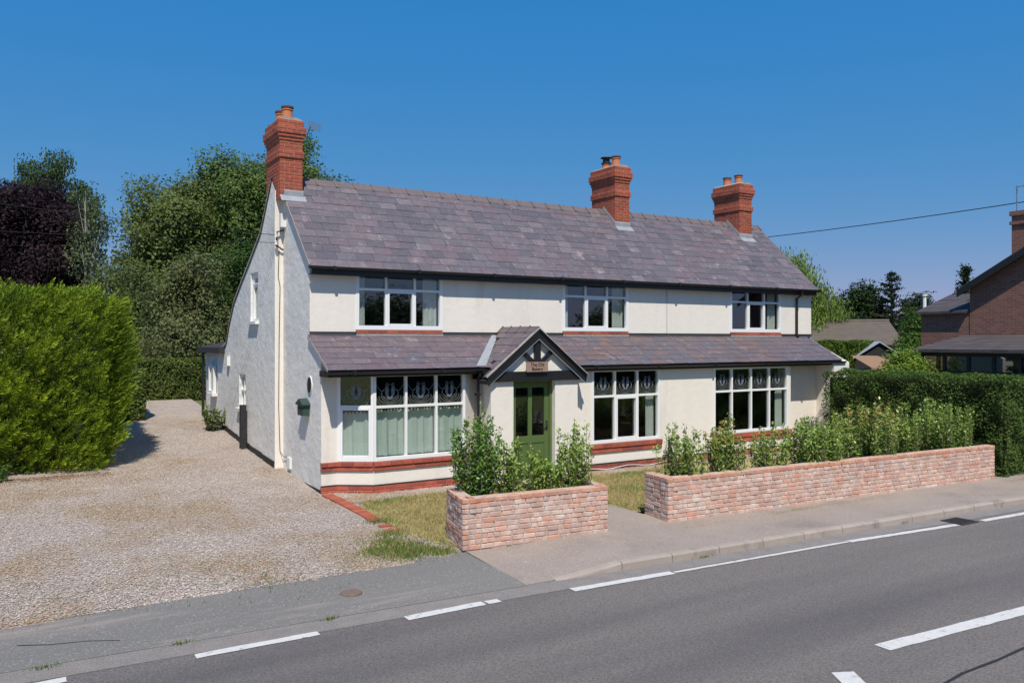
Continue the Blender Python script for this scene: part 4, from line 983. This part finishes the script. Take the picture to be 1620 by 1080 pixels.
# ------------------------------------------------------------------ vegetation
def clumps(rng, lobes, n_cl, per, cr, shell=.45):
    lob = np.array(lobes, float); ar = lob[:, 3]*lob[:, 4]+lob[:, 4]*lob[:, 5]+lob[:, 3]*lob[:, 5]
    k = rng.choice(len(lob), n_cl, p=ar/ar.sum()); L = lob[k]
    d = unit(rng.normal(size=(n_cl, 3))); f = 1-shell*rng.random((n_cl, 1))**1.6
    f *= 1+.10*np.sin(d[:, :1]*9+k[:, None])*np.sin(d[:, 2:]*8)
    c = L[:, :3]+d*L[:, 3:]*f; bright = rng.normal(0, 1, n_cl)
    P = np.repeat(c, per, 0)+np.clip(rng.normal(size=(n_cl*per, 3)), -1.35, 1.35)*cr*np.repeat(rng.uniform(.6, 1.4, (n_cl, 1)), per, 0)
    return P, np.repeat(d, per, 0), np.repeat(bright, per)
def tree(name, base, lobes, n_cl, per, cr, leaf, c_dark, c_light, label, cat='tree', trunk_r=.25, bark='bark', seed=1, aspect=.6, group=None, limbs=True, droop=0.0, m='leaf', shell=.45):
    rng = np.random.default_rng(seed); t = thing(name, base, label, cat, group)
    P, d, br = clumps(rng, lobes, n_cl, per, cr, shell); N = d*1.0+rng.normal(size=P.shape)*.55+np.array([[0, 0, .45]])
    mixf = np.clip(.5+.22*br+rng.normal(0, .15, len(P)), 0, 1)[:, None]
    col = np.array(c_dark)*(1-mixf)+np.array(c_light)*mixf; col = col*rng.uniform(.8, 1.2, (len(P), 1))
    D = None
    if droop:
        D = rng.normal(size=P.shape)*.35+np.array([[0, 0, -1.0]]); N = np.cross(D, rng.normal(size=P.shape))
    col = col*1.55
    np_object('crown', *leaves(P, N, leaf, col, rng, aspect, D), m, t)
    b = MB(); B = Vector(base); r = random.Random(seed)
    top = max(lobes, key=lambda q: q[2]); tp = Vector(top[:3])
    mid_ = B.lerp(tp, .5)+Vector((r.uniform(-.3, .3), r.uniform(-.3, .3), 0))
    b.tube([B-Vector((0, 0, .3)), B.lerp(mid_, .5), mid_, tp], [trunk_r, trunk_r*.8, trunk_r*.6, trunk_r*.15], 7)
    if limbs:
        for q in lobes:
            e = Vector(q[:3]); s = B.lerp(tp, r.uniform(.3, .6)); k = s.lerp(e, .5)+Vector((0, 0, r.uniform(-.2, .5)))
            b.tube([s, k, e+Vector((r.uniform(-.5, .5)*q[3], r.uniform(-.5, .5)*q[4], .5*q[5]))], [trunk_r*.4, trunk_r*.3, trunk_r*.06], 5)
            for _ in range(3):
                e2 = e+Vector((r.uniform(-.8, .8)*q[3], r.uniform(-.8, .8)*q[4], r.uniform(-.2, .9)*q[5])); b.tube([k, e2], [trunk_r*.2, trunk_r*.03], 4)
    put('trunk', b, bark, t); return t
Vx, Vy = math.sin(R(31.66)), math.cos(R(31.66))
def G(ix, d):   # a spot on the ground d metres ahead, ix = sideways/ahead ratio
    return (d*(Vx+Vy*ix), d*(Vy-Vx*ix))
def lobe_set(cx, cy, z0, z1, w, n, seed, flat=1.0):
    r = random.Random(seed); out = []
    for i in range(n):
        t = i/(n-1); z = z0+(z1-z0)*(.18+.66*t); rad = w*(.95-.55*t)*r.uniform(.8, 1.15)
        a = r.uniform(0, 6.28); off = w*.5*(1-.6*t)
        out.append((cx+off*math.cos(a), cy+off*math.sin(a), z, rad*.62, rad*.62, (z1-z0)*.17*flat*r.uniform(.85, 1.2)))
    out.append((cx, cy, z1-(z1-z0)*.14, w*.30, w*.30, (z1-z0)*.14)); return out
def mass(cx, cy, zc, rx, rz, n, lr, seed):
    """lobes spread over an ellipsoid envelope: one rounded but uneven crown"""
    r = random.Random(seed); out = [(cx, cy, zc, rx*.72, rx*.72, rz*.78)]
    for i in range(n):
        zz = 1-2*(i+.5)/n; a = i*2.399+r.uniform(-.3, .3); q = math.sqrt(max(0, 1-zz*zz)); k = r.uniform(.62, .92); l = lr*r.uniform(.7, 1.3)
        out.append((cx+rx*k*q*math.cos(a), cy+rx*k*q*math.sin(a), zc+rz*k*zz, l, l, l*.85))
    return out
x, y = G(-.59, 47); tree('copper_beech', (x, y, 1.3), mass(x, y, 7.3, 3.1, 5.2, 22, 1.1, 3), 800, 90, .42, .18, (.012, .008, .011), (.04, .022, .028), 'dark purple copper beech at the far left edge', seed=21, trunk_r=.35)
x, y = G(-.555, 53); tree('birch_tree', (x, y, 1.3), [(x-1, y, 12.6, 1.2, 1.2, 1.8), (x+.3, y, 14.0, .9, .9, 1.2), (x+1.4, y, 11.5, 1.0, 1.0, 1.6), (x+1.9, y, 9, .9, .9, 1.8), (x, y, 9, 1.3, 1.3, 2.2), (x+1.2, y, 6.5, 1.1, 1.1, 1.8)], 300, 80, .34, .16, (.03, .055, .016), (.07, .105, .035), 'tall drooping birch behind the copper beech', seed=22, bark='birchbark', droop=1, trunk_r=.2)
x, y = G(-.515, 43); tree('young_birch', (x, y, 1.3), [(x-.2, y, 10.2, .6, .6, 1.0), (x+.5, y, 9.0, .7, .7, .9), (x-.3, y, 7.6, .7, .7, 1.1), (x+.5, y, 6.2, .8, .8, 1.0)], 85, 34, .30, .15, (.05, .07, .03), (.11, .13, .06), 'thin airy young birch with sky showing through', seed=23, bark='birchbark', trunk_r=.1)
x, y = G(-.402, 40); tree('ash_tree', (x, y, 1.3), mass(x, y, 5.9, 2.9, 4.7, 26, 1.1, 5), 1100, 95, .36, .15, (.05, .072, .02), (.145, .175, .055), 'broad rounded olive green tree left of the gable', seed=24, trunk_r=.35)
x, y = G(-.29, 42); tree('ash_tree', (x, y, 1.3), mass(x, y, 7.2, 4.5, 6.3, 34, 1.3, 8), 1750, 95, .40, .155, (.038, .068, .018), (.115, .165, .045), 'tallest dark green tree rising behind the leftmost chimney', seed=25, trunk_r=.4)
for i, (ix, d, h, w, cl) in enumerate([(-.45, 33, 4.4, 1.7, ((.03, .05, .012), (.10, .13, .045))), (-.39, 31, 4.8, 2.0, ((.055, .068, .024), (.16, .175, .075))), (-.335, 33, 5.8, 2.2, ((.015, .035, .008), (.055, .1, .022))), (-.51, 35, 3.6, 1.7, ((.03, .06, .012), (.10, .16, .04)))]):
    x, y = G(ix, d); tree('hawthorn_bush', (x, y, 1.05), lobe_set(x, y, .8, h+1.2, w*1.2, 10, 30+i, 1.3), 420, 75, .28, .11, *cl,
        ['feathery light bush between the lime hedge and the broad tree', 'tangled brownish hawthorn bush below the broad tree', 'dark leafy hawthorn bush beside the rear of the gable', 'pale green bush just above the lime hedge top'][i], 'bush', seed=40+i, trunk_r=.09)
def hedge_np(rng, faces, n, depth, leaf, cd, cl, bulge=.12, aspect=.6, spray=None):
    """faces: (origin, u, v, normal) rectangles"""
    ar = np.array([np.linalg.norm(np.cross(f[1], f[2])) for f in faces]); k = rng.choice(len(faces), n, p=ar/ar.sum())
    O = np.array([f[0] for f in faces], float)[k]; U = np.array([f[1] for f in faces], float)[k]; V = np.array([f[2] for f in faces], float)[k]; Nn = unit(np.array([f[3] for f in faces], float))[k]
    P = O+U*rng.random((n, 1))+V*rng.random((n, 1))
    lump = np.sin(P[:, 0]*3.1+P[:, 2]*2.3)*np.sin(P[:, 1]*2.7+P[:, 2]*3.7+1)*.5+np.sin(P[:, 0]*7.3+1)*np.sin(P[:, 1]*6.1+2)*np.sin(P[:, 2]*6.7)*.5
    P = P+Nn*(lump[:, None]*bulge-depth*rng.random((n, 1))**2+.03)
    mixf = np.clip(.5+.35*lump+rng.normal(0, .22, n), 0, 1)[:, None]
    return P, Nn, np.array(cd)*(1-mixf)+np.array(cl)*mixf
def hedge_faces(x0, x1, y0, y1, z0, z1):
    return [((x0, y0, z0), (x1-x0, 0, 0), (0, 0, z1-z0), (0, -1, 0)), ((x0, y0, z0), (0, y1-y0, 0), (0, 0, z1-z0), (-1, 0, 0)), ((x1, y0, z0), (0, y1-y0, 0), (0, 0, z1-z0), (1, 0, 0)), ((x0, y0, z1), (x1-x0, 0, 0), (0, y1-y0, 0), (0, 0, 1))]
def hedge(name, boxes, n, leaf, cd, cl, label, seed, depth=.12, bulge=.1, inset=.14):
    rng = np.random.default_rng(seed); x0, x1, y0, y1, z0, z1 = boxes[0]; t = thing(name, ((x0+x1)/2, (y0+y1)/2, z0), label, 'hedge')
    fs = [f for q in boxes for f in hedge_faces(*q)]
    P, Nn, col = hedge_np(rng, fs, n, depth, leaf, cd, cl, bulge)
    N = Nn*.8+rng.normal(size=P.shape)*.6+np.array([[0, 0, .35]])
    np_object('foliage', *leaves(P, N, leaf, col*rng.uniform(.75, 1.25, (n, 1)), rng), 'leaf', t)
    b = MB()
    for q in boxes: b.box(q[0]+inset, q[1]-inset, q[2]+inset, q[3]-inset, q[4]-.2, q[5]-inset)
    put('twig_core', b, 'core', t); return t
hedge('privet_hedge', [(19.45, 21.1, 10.1, 15.0, -.15, 2.08), (21.1, 27.5, 9.9, 11.2, -.15, 1.98)], 85000, .062, (.038, .075, .017), (.14, .22, .05), 'dark clipped privet hedge at the end of the long brick wall', 51)
hx, hy = G(-.40, 34); hedge('garden_hedge', [(3.1, 9.5, 29.6, 31.0, .95, 2.3), (2.4, 3.4, 25.5, 29.8, .7, 2.1)], 34000, .085, (.065, .10, .024), (.20, .25, .06), 'low clipped hedge at the far bend of the gravel drive', 52)
# lime conifer hedge: upward sprays
def conifer_hedge():
    rng = np.random.default_rng(60); t = thing('conifer_hedge', (0, 21, .2), 'bright lime green conifer hedge with feathery sprays beside the drive', 'hedge')
    x0, x1, y0, y1, z0, z1 = -6, 1.72, 19.7, 24.0, .12, 3.72
    n = 21000; P, Nn, col = hedge_np(rng, hedge_faces(x0, x1, y0, y1, z0, z1), n, .34, .1, (.045, .095, .012), (.33, .43, .028), .22)
    zr = np.clip((P[:, 2]-.2)/3.8, 0, 1); P[:, 0] += np.where(Nn[:, 0] > .5, .5*np.sin(zr*2.7), 0); P[:, 1] -= np.where(Nn[:, 1] < -.5, .35*np.sin(zr*2.4), 0)
    top = zr > .86; P[top, 2] += rng.random(top.sum())*.15
    S_ = unit(Nn*.55+np.array([[.55, -.1, .75]])+rng.normal(size=P.shape)*.28); k = 9
    side = unit(np.cross(S_, Nn+rng.normal(size=P.shape)*.3)); L = rng.uniform(.2, .46, (n, 1))
    Vs = []; Cs = []
    for i in range(k):
        f = i/(k-1); sgn = 1 if i % 2 else -1
        b0 = P+S_*L*f*.75; dr = unit(S_*.9+side*sgn*(.75-.5*f)+rng.normal(size=P.shape)*.1); l = L*(.5-.22*f)*.9; w = .0125
        bn = unit(np.cross(dr, Nn+rng.normal(size=P.shape)*.5))
        Vs.append(np.stack([b0-bn*w*.6, b0+dr*l*.5+bn*w, b0+dr*l, b0+dr*l*.5-bn*w], 1)); Cs.append(np.repeat((col*(.75+.5*f)*rng.uniform(.85, 1.15, (n, 1)))[:, None], 4, 1))
    V = np.concatenate(Vs).reshape(-1, 3); C = np.concatenate(Cs).reshape(-1, 3)
    np_object('sprays', V, np.arange(len(V)).reshape(-1, 4), C, 'leaf', t)
    b = MB()
    for za, zb, e in ((z0-.1, 1.2, 0), (1.2, 2.8, .3), (2.8, z1-.2, .12)): b.box(x0+.2, x1-.42+e, y0+.42-e*.6, y1-.2, za, zb-.15)
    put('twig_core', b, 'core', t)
conifer_hedge()
def shrub(name, x, y, z, h, w, n_stem, per, label, seed, cd=(.07, .13, .02), cl=(.26, .38, .07), leaf=.066, tip=None, cat='shrub', group='young shrubs behind the brick walls'):
    rng = np.random.default_rng(seed); t = thing(name, (x, y, z), label, cat, group); b = MB(); Ps = []; Ds = []; Fr_ = []
    for i in range(n_stem):
        a = rng.uniform(0, 6.28); rr_ = w*.5*math.sqrt(rng.random()); hh = h*rng.uniform(.6, 1.0)*(1-.25*(rr_/(w*.5))**2)
        p0 = np.array([x+.25*rr_*math.cos(a), y+.25*rr_*math.sin(a), z-.05]); p2 = np.array([x+rr_*math.cos(a), y+rr_*math.sin(a)*.75, z+hh]); p1 = (p0+p2)/2+np.array([.35*rr_*math.cos(a), .3*rr_*math.sin(a), -.05*h])
        tt = rng.random(per)**.8*.96+.04; q = ((1-tt)**2)[:, None]*p0+(2*tt*(1-tt))[:, None]*p1+(tt**2)[:, None]*p2
        rad = .055+.10*(1-tt)*(w/.7)
        off = unit(rng.normal(size=(per, 3)))*rad[:, None]*rng.uniform(.3, 1.2, (per, 1)); Ps.append(q+off); Ds.append(off+np.array([[0, 0, .05]])); Fr_.append(tt)
        b.tube([Vector(p0), Vector(p1), Vector(p2)], [.009, .006, .002], 4)
    P = np.concatenate(Ps); D = np.concatenate(Ds); f = np.concatenate(Fr_); k = P[:, 2] > z+.02; P, D, f = P[k], D[k], f[k]
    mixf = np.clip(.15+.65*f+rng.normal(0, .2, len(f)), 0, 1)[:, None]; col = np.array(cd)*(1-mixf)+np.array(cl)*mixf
    if tip: m2 = ((f > .8) & (rng.random(len(f)) < .35))[:, None]; col = np.where(m2, np.array(tip), col)
    N = rng.normal(size=P.shape)*.6+np.array([[0, -.15, .7]])
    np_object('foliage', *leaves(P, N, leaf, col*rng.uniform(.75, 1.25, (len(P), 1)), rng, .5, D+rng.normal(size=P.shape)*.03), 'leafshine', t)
    put('stems', b, 'bark', t)
zs = .34
for i, (x, y, h, w, ns, per, lab) in enumerate([
        (6.42, 11.45, 1.58, .75, 28, 120, 'densest dark shrub at the left end of the short brick wall'),
        (7.0, 11.3, 1.15, .62, 15, 80, 'pale shrub second from left behind the short brick wall'),
        (7.52, 11.2, .92, .55, 16, 85, 'lowest shrub right in front of the green door'),
        (8.12, 11.15, 1.36, .66, 17, 85, 'tall airy shrub at the right end of the short brick wall'),
        (10.35, 11.0, 1.28, .75, 15, 80, 'sparse shrub at the left end of the long brick wall'),
        (11.45, 10.98, 1.32, .78, 20, 85, 'shrub with orange tips below the left of the rightmost big window'),
        (12.55, 10.95, 1.05, .7, 14, 75, 'thin shrub below the right of the rightmost big window'),
        (13.95, 10.95, 1.25, 1.15, 34, 95, 'wide bushy shrub in front of the cottage right corner'),
        (15.6, 10.95, 1.45, 1.2, 36, 95, 'large mixed shrub with bronze tips against the hedge'),
        (16.9, 10.95, 1.28, .8, 22, 85, 'medium shrub before the last one beside the hedge'),
        (18.3, 10.85, 1.42, 1.15, 34, 95, 'bright shrub at the far right end of the long wall')]):
    shrub('shrub', x, y, zs, h*(1.04 if i < 4 else 1.04), w*(1.28 if i < 4 else 1.3), int(ns*(1.35 if i < 4 else 1.6)), int(per*1.35), lab, 70+i, cd=(.06, .13, .022) if i in (0, 8, 10) else (.10, .175, .028), cl=(.20, .34, .06) if i == 0 else (.33, .45, .085), tip=(.42, .26, .08) if i in (5, 8) else None)
shrub('weed_clump', 4.85, 23.4, zg(23.4), .8, .7, 14, 60, 'tall wild weeds growing at the rear corner of the gable', 90, cd=(.06, .09, .02), cl=(.18, .24, .06), leaf=.09, cat='weeds', group=None)
shrub('weed_clump', -.4, 19.2, zg(19.2), .45, .9, 18, 70, 'low green nettles at the foot of the lime hedge', 91, cd=(.05, .10, .02), cl=(.13, .22, .05), leaf=.08, cat='weeds', group=None)

# ------------------------------------------------------------------ background right
x, y = G(.343, 50); tree('weeping_willow', (x, y, 1.3), [(x-.6, y, 6.6, 1.5, 1.5, 1.4), (x+.4, y, 5.2, 1.7, 1.7, 1.5), (x+1.6, y-.8, 4.4, 1.3, 1.3, 1.2), (x-1.2, y, 4.6, 1.5, 1.5, 1.6), (x, y, 3.4, 2.1, 2.1, 1.6)], 420, 50, .34, .24, (.07, .11, .022), (.19, .26, .06), 'pale green weeping willow behind the right end of the roof', seed=95, droop=1, aspect=.28, shell=.3)
x, y = G(.42, 62); tree('dark_tree', (x, y, 1.3), lobe_set(x, y, 1.5, 6.9, 3.2, 10, 96), 330, 60, .34, .24, (.010, .025, .010), (.035, .06, .02), 'dark leafy tree between the willow and the monkey puzzle', seed=96)
x, y = G(.415, 75); tree('dark_tree', (x-2, y, 1.3), lobe_set(x-2, y, 1.5, 6.4, 2.6, 8, 97), 200, 45, .4, .26, (.012, .028, .010), (.04, .07, .022), 'far dark tree peeping behind the willow', seed=97)
def tiered(name, base, h, w, tiers, label, seed, cd, cl, up=.25):
    rng = np.random.default_rng(seed); t = thing(name, base, label, 'tree'); b = MB(); B = Vector(base); b.tube([B-Vector((0, 0, .3)), B+Vector((0, 0, h))], [.16, .02], 6); P = []; D = []
    for i in range(tiers):
        f = i/tiers; z = .5+(h-.5)*f; rad = w*(1-f)**.75+.15
        for k in range(max(5, int(13*(1-f*.6)))):
            a = rng.uniform(0, 6.28); l = rad*rng.uniform(.7, 1.1); d = np.array([math.cos(a), math.sin(a), up*rng.uniform(.2, 1.6)]); e = np.array([base[0], base[1], base[2]+z])
            b.tube([Vector(e), Vector(e+d*l)], [.03, .008], 4); s = rng.random((46, 1)); P.append(e+d*l*s+rng.normal(size=(46, 3))*.07); D.append(np.repeat(d[None], 46, 0)+rng.normal(size=(46, 3))*.5)
    P = np.concatenate(P); D = np.concatenate(D); f = rng.random((len(P), 1))
    np_object('crown', *leaves(P, rng.normal(size=P.shape)+np.array([[0, 0, .5]]), .2, np.array(cd)*(1-f)+np.array(cl)*f, rng, .4, D), 'leaf', t); put('trunk', b, 'bark', t)
x, y = G(.462, 60); tiered('monkey_puzzle_tree', (x, y, 1.3), 6.8, 2.3, 16, 'dark spiky monkey puzzle tree standing above the bungalow roof', 98, (.012, .028, .012), (.04, .065, .022))
x, y = G(.495, 64); tree('dark_tree', (x, y, 1.3), lobe_set(x, y, 1.5, 6.4, 2.6, 10, 99), 300, 60, .32, .2, (.010, .025, .012), (.035, .06, .025), 'dark conifer close right of the monkey puzzle tree', seed=99)
x, y = G(.552, 46); tiered('conifer_tree', (x, y, 1.3), 5.9, 1.0, 14, 'ragged conifer top showing over the brick outbuilding roof', 100, (.012, .03, .012), (.045, .075, .025), .9)
x, y = G(.487, 38); tree('garden_shrub', (x, y, 1.2), [(x, y, 2.4, .8, .8, .9), (x+.1, y, 3.5, .55, .55, .8), (x-.4, y, 2.2, .6, .6, .7)], 130, 45, .2, .12, (.03, .06, .012), (.10, .17, .03), 'green garden shrub standing in front of the bungalow roof', 'shrub', seed=101, trunk_r=.06)
x, y = G(.478, 26); tree('garden_shrub', (x, y, .4), [(x, y, 2.0, .62, .62, .66), (x-.35, y, 1.8, .5, .5, .6), (x+.4, y-.2, 1.8, .45, .45, .55)], 190, 55, .13, .08, (.06, .11, .012), (.20, .27, .04), 'round yellow green shrub above the privet hedge', 'shrub', seed=102, trunk_r=.05)
hq = G(.41, 34); hedge('side_hedge', [(hq[0]-3.5, hq[0]+1.2, hq[1]-.6, hq[1]+.6, .9, 2.9)], 16000, .1, (.05, .09, .012), (.14, .22, .03), 'light green hedge beyond the right corner of the cottage', 103)
# bungalow
fx, fy = G(.40, 46); bung = thing('bungalow', (fx, fy, 1.3), 'low bungalow with brown ribbed tile roof beyond the garden', 'house')
rot = Matrix.Translation((fx, fy, 0)) @ Matrix.Rotation(-R(31.66+12), 4, 'Z')
b = MB(); b.box(-9, 3.0, 0, 7, .8, 2.75, rot); put('wall', b, 'nbrick', bung)
b = MB(); nc = 13
for i in range(nc):
    t0, t1 = i/nc, (i+1)/nc; ya, yb = -.3+3.8*t0, -.3+3.8*t1; za, zb = 2.72+1.38*t0, 2.72+1.38*t1
    b.add([rot @ Vector(p) for p in [(-9.3, ya, za+.03), (3.3, ya, za+.03), (3.3, yb, zb), (-9.3, yb, zb), (-9.3, ya, za-.03), (3.3, ya, za-.03)]], [(0, 1, 2, 3), (0, 4, 5, 1)])
b.add([rot @ Vector(p) for p in [(-9.3, 3.5, 4.1), (3.3, 3.5, 4.1), (3.3, 7.3, 2.72), (-9.3, 7.3, 2.72)]], [(0, 1, 2, 3)])
b.add([rot @ Vector(p) for p in [(3.0, 0, 2.7), (3.0, 7, 2.7), (3.0, 3.5, 4.05)]], [(0, 1, 2)]); put('roof', b, 'btile', bung)
b = MB(); b.tube([rot @ Vector((-9.3, 3.5, 4.1)), rot @ Vector((3.3, 3.5, 4.1))], .11, 6); put('ridge', b, 'btile', bung)
sx, sy = G(.447, 33); sh = thing('garden_shed', (sx, sy, .9), 'dark gabled shed with grey felt roof behind the round shrub', 'shed')
rot = Matrix.Translation((sx, sy, 0)) @ Matrix.Rotation(-R(45), 4, 'Z')
b = MB(); b.add([rot @ Vector(p) for p in [(-.9, 0, .8), (.9, 0, .8), (.9, 0, 2.3), (0, 0, 2.88), (-.9, 0, 2.3), (-.9, 2.5, .8), (.9, 2.5, .8), (.9, 2.5, 2.3), (0, 2.5, 2.88), (-.9, 2.5, 2.3)]], [(0, 1, 2, 3, 4), (1, 6, 7, 2), (0, 4, 9, 5), (5, 9, 8, 7, 6)]); put('wall', b, 'bitumen', sh)
b = MB()
for s in (-1, 1): b.add([rot @ Vector(p) for p in [(0, -.1, 2.93), (s*1.0, -.1, 2.27), (s*1.0, 2.6, 2.27), (0, 2.6, 2.93), (0, -.1, 2.88), (s*1.0, -.1, 2.22)]], [(0, 1, 2, 3), (0, 4, 5, 1)])
put('roof', b, 'corr', sh)
sx, sy = G(.452, 29.5); ob = thing('outbuilding', (sx, sy, .3), 'low outbuilding roof of faded orange tiles behind the privet hedge', 'outbuilding')
rot = Matrix.Translation((sx, sy, 0)) @ Matrix.Rotation(-R(20), 4, 'Z')
b = MB(); b.add([rot @ Vector(p) for p in [(-.9, -.6, 2.02), (.8, -.6, 1.98), (.4, .9, 2.40), (-.7, .9, 2.42), (-.9, -.6, 1.95), (.8, -.6, 1.91)]], [(0, 1, 2, 3), (0, 4, 5, 1)]); put('roof', b, 'terra', ob)
b = MB(); b.box(-.8, .7, -.5, .85, -.1, 1.95, rot); put('wall', b, 'nbrick', ob)
sx, sy = G(.377, 31); cs = MB(); rot = Matrix.Translation((sx, sy, 0)) @ Matrix.Rotation(-R(40), 4, 'Z')
for i in range(7): cs.add([rot @ Vector(p) for p in [(-1+.1*i, .03*(i % 2), .7), (-.9+.1*i, .03*((i+1) % 2), .7), (-.9+.1*i, .03*((i+1) % 2), 2.95), (-1+.1*i, .03*(i % 2), 2.95)]], [(0, 1, 2, 3)])
tag(cs.build('corrugated_panel', 'corr'), 'blue grey corrugated sheet fence just past the lean-to roof end', 'fence')
# neighbour brick house
nb = thing('brick_house', (27, 12, 0), 'dark brick neighbouring house with glazed lean-to at the right edge', 'house')
NX = 27.0; nyb = 15.1; nya = 8.5; nm = (nya+nyb)/2
b = MB(); ez = 4.72; rz = 6.63
b.prism([(nya, -.3), (nyb, -.3), (nyb, ez), (nm, rz), (nya, ez)], 'x', NX, NX+9); put('wall', b, 'nbrick', nb)
b = MB()
for s, ye in ((1, nyb), (-1, nya)):
    e = ye+s*.28; ee = ez-.28*(rz-ez)/(nyb-nm)
    b.add([(NX-.25, nm, rz+.1), (NX+9.2, nm, rz+.1), (NX+9.2, e, ee+.1), (NX-.25, e, ee+.1), (NX-.25, nm, rz-.02), (NX-.25, e, ee-.02)], [(0, 1, 2, 3), (0, 3, 5, 4)])
put('roof', b, 'ntile', nb)
b = MB()
for s, ye in ((1, nyb), (-1, nya)):
    e = ye+s*.28; ee = ez-.28*(rz-ez)/(nyb-nm); b.prism([(nm, rz+.06), (e, ee+.06), (e, ee-.16), (nm, rz-.16)], 'x', NX-.29, NX-.252)
put('bargeboard', b, 'black', nb)
b = MB(); b.box(NX+.08, NX+.75, 12.9, 13.82, 5.2, 7.0); b.box(NX+.03, NX+.80, 12.85, 13.87, 6.62, 6.72); b.box(NX+.03, NX+.80, 12.85, 13.87, 6.9, 7.04); ch = put('chimney', b, 'nbrick', nb)
b = MB(); b.lathe(NX+.42, 13.2, [(.14, 7.04), (.12, 7.34), (.14, 7.4), (.1, 7.4)], 12); b.build('chimney_pot', 'pot', ch)
# rear extension
b = MB(); b.prism([(nyb+.0, -.3), (nyb+1.7, -.3), (nyb+1.7, 3.95), (nyb, 3.95)], 'x', NX+.02, NX+5); put('rear_wing', b, 'nbrick', nb)
b = MB(); b.add([(NX-.15, nyb+.0, 3.95), (NX-.15, nyb+1.82, 3.95), (NX+2.0, nyb+1.82, 4.62), (NX+2.0, nyb, 4.62), (NX+5.2, nyb, 3.95), (NX+5.2, nyb+1.82, 3.95), (NX-.15, nyb, 3.87), (NX-.15, nyb+1.82, 3.87)], [(0, 1, 2, 3), (3, 2, 5, 4), (0, 6, 7, 1), (1, 7, 5, 2)]); put('rear_wing_roof', b, 'ntile', nb)
# glazed lean-to
LX = 25.0
b = MB(); b.add([(LX-.2, 8.0, 2.70), (LX-.2, 15.75, 2.70), (NX, 15.3, 3.15), (NX, 8.0, 3.15), (LX-.2, 8, 2.60), (LX-.2, 15.75, 2.60), (NX, 15.3, 3.03)], [(0, 1, 2, 3), (0, 4, 5, 1), (1, 5, 6, 2)]); put('lean_to_roof', b, 'ntile', nb)
b = MB(); b.box(LX, LX+.12, 8, 15.6, -.2, 1.1); b.box(LX+.0, NX, 15.48, 15.6, -.2, 1.1); put('lean_to_base', b, 'nbrick', nb)
b = MB()
for i in range(11): y = 8+i*.755; b.box(LX+.01, LX+.1, y-.04, y+.05, 1.1, 2.6)
b.box(LX, LX+.11, 8, 15.6, 1.1, 1.18); b.box(LX, LX+.11, 8, 15.6, 2.48, 2.6); b.box(LX+.015, LX+.095, 8, 15.6, 1.98, 2.04); b.box(LX+.1, NX, 15.49, 15.59, 2.48, 2.59); b.box(LX+.9, LX+1, 15.49, 15.59, 1.1, 2.48)
put('lean_to_frame', b, 'darkmetal', nb)
for i in range(10):
    b = MB(); y = 8+i*.755; b.box(LX+.05, LX+.056, y+.052, y+.713, 1.182, 2.478); put('lean_to_pane', b, 'glass', nb)
b = MB(); b.quad((NX-.3, 8, 0), (NX-.3, 15.4, 0), (NX-.3, 15.4, 2.9), (NX-.3, 8, 2.9)); put('inner_wall', b, 'inside', nb)
ant = thing('roof_aerial', (NX+.3, 13.7, 7.0), 'thin television aerial mast on the neighbouring brick chimney', 'aerial')
b = MB(); b.tube([(NX+.2, 13.72, 6.8), (NX+.2, 13.72, 7.85)], .022, 5); put('mast', b, 'metal', ant)
b = MB(); b.tube([(NX+.15, 13.75, 7.8), (NX+.25, 12.8, 7.84)], .012, 4)
for i in range(5): b.tube([(NX-.05, 13.6-.17*i, 7.8), (NX+.45, 13.6-.17*i, 7.83)], .01, 4)
put('yagi', b, 'metal', ant)
fl = MB(); fx, fy = G(.502, 42); fl.tube([(fx, fy, 2), (fx, fy, 5.2)], .09, 8); fl.tube([(fx, fy, 5.22), (fx, fy, 5.3)], .14, 8); tag(fl.build('flue_pipe', 'whitepl'), 'slim white flue pipe left of the neighbour outbuilding roof', 'flue')

# hedgerow on the far side of the road (mirrored in the window panes)
hedge('roadside_hedge', [(-14, 46, -13.5, -12, -.3, 2.6)], 15000, .22, (.03, .06, .014), (.10, .16, .04), 'long hedge on the far side of the road, mirrored in the panes', 120, bulge=.3)
for i, (tx, th_) in enumerate([(-6, 5.6), (3, 4.9), (11, 5.8), (20, 5.2), (29, 6.0), (40, 5.4)]):
    tree('roadside_tree', (tx, -15.5, -.3), mass(tx, -15.5, th_*.62, 2.9, th_*.38, 12, 1.2, 130+i), 260, 40, .5, .32, (.03, .05, .016), (.09, .12, .04), ['first', 'second', 'third', 'fourth', 'fifth', 'sixth'][i]+' tree from the left in the row across the road', seed=130+i, group='trees across the road')
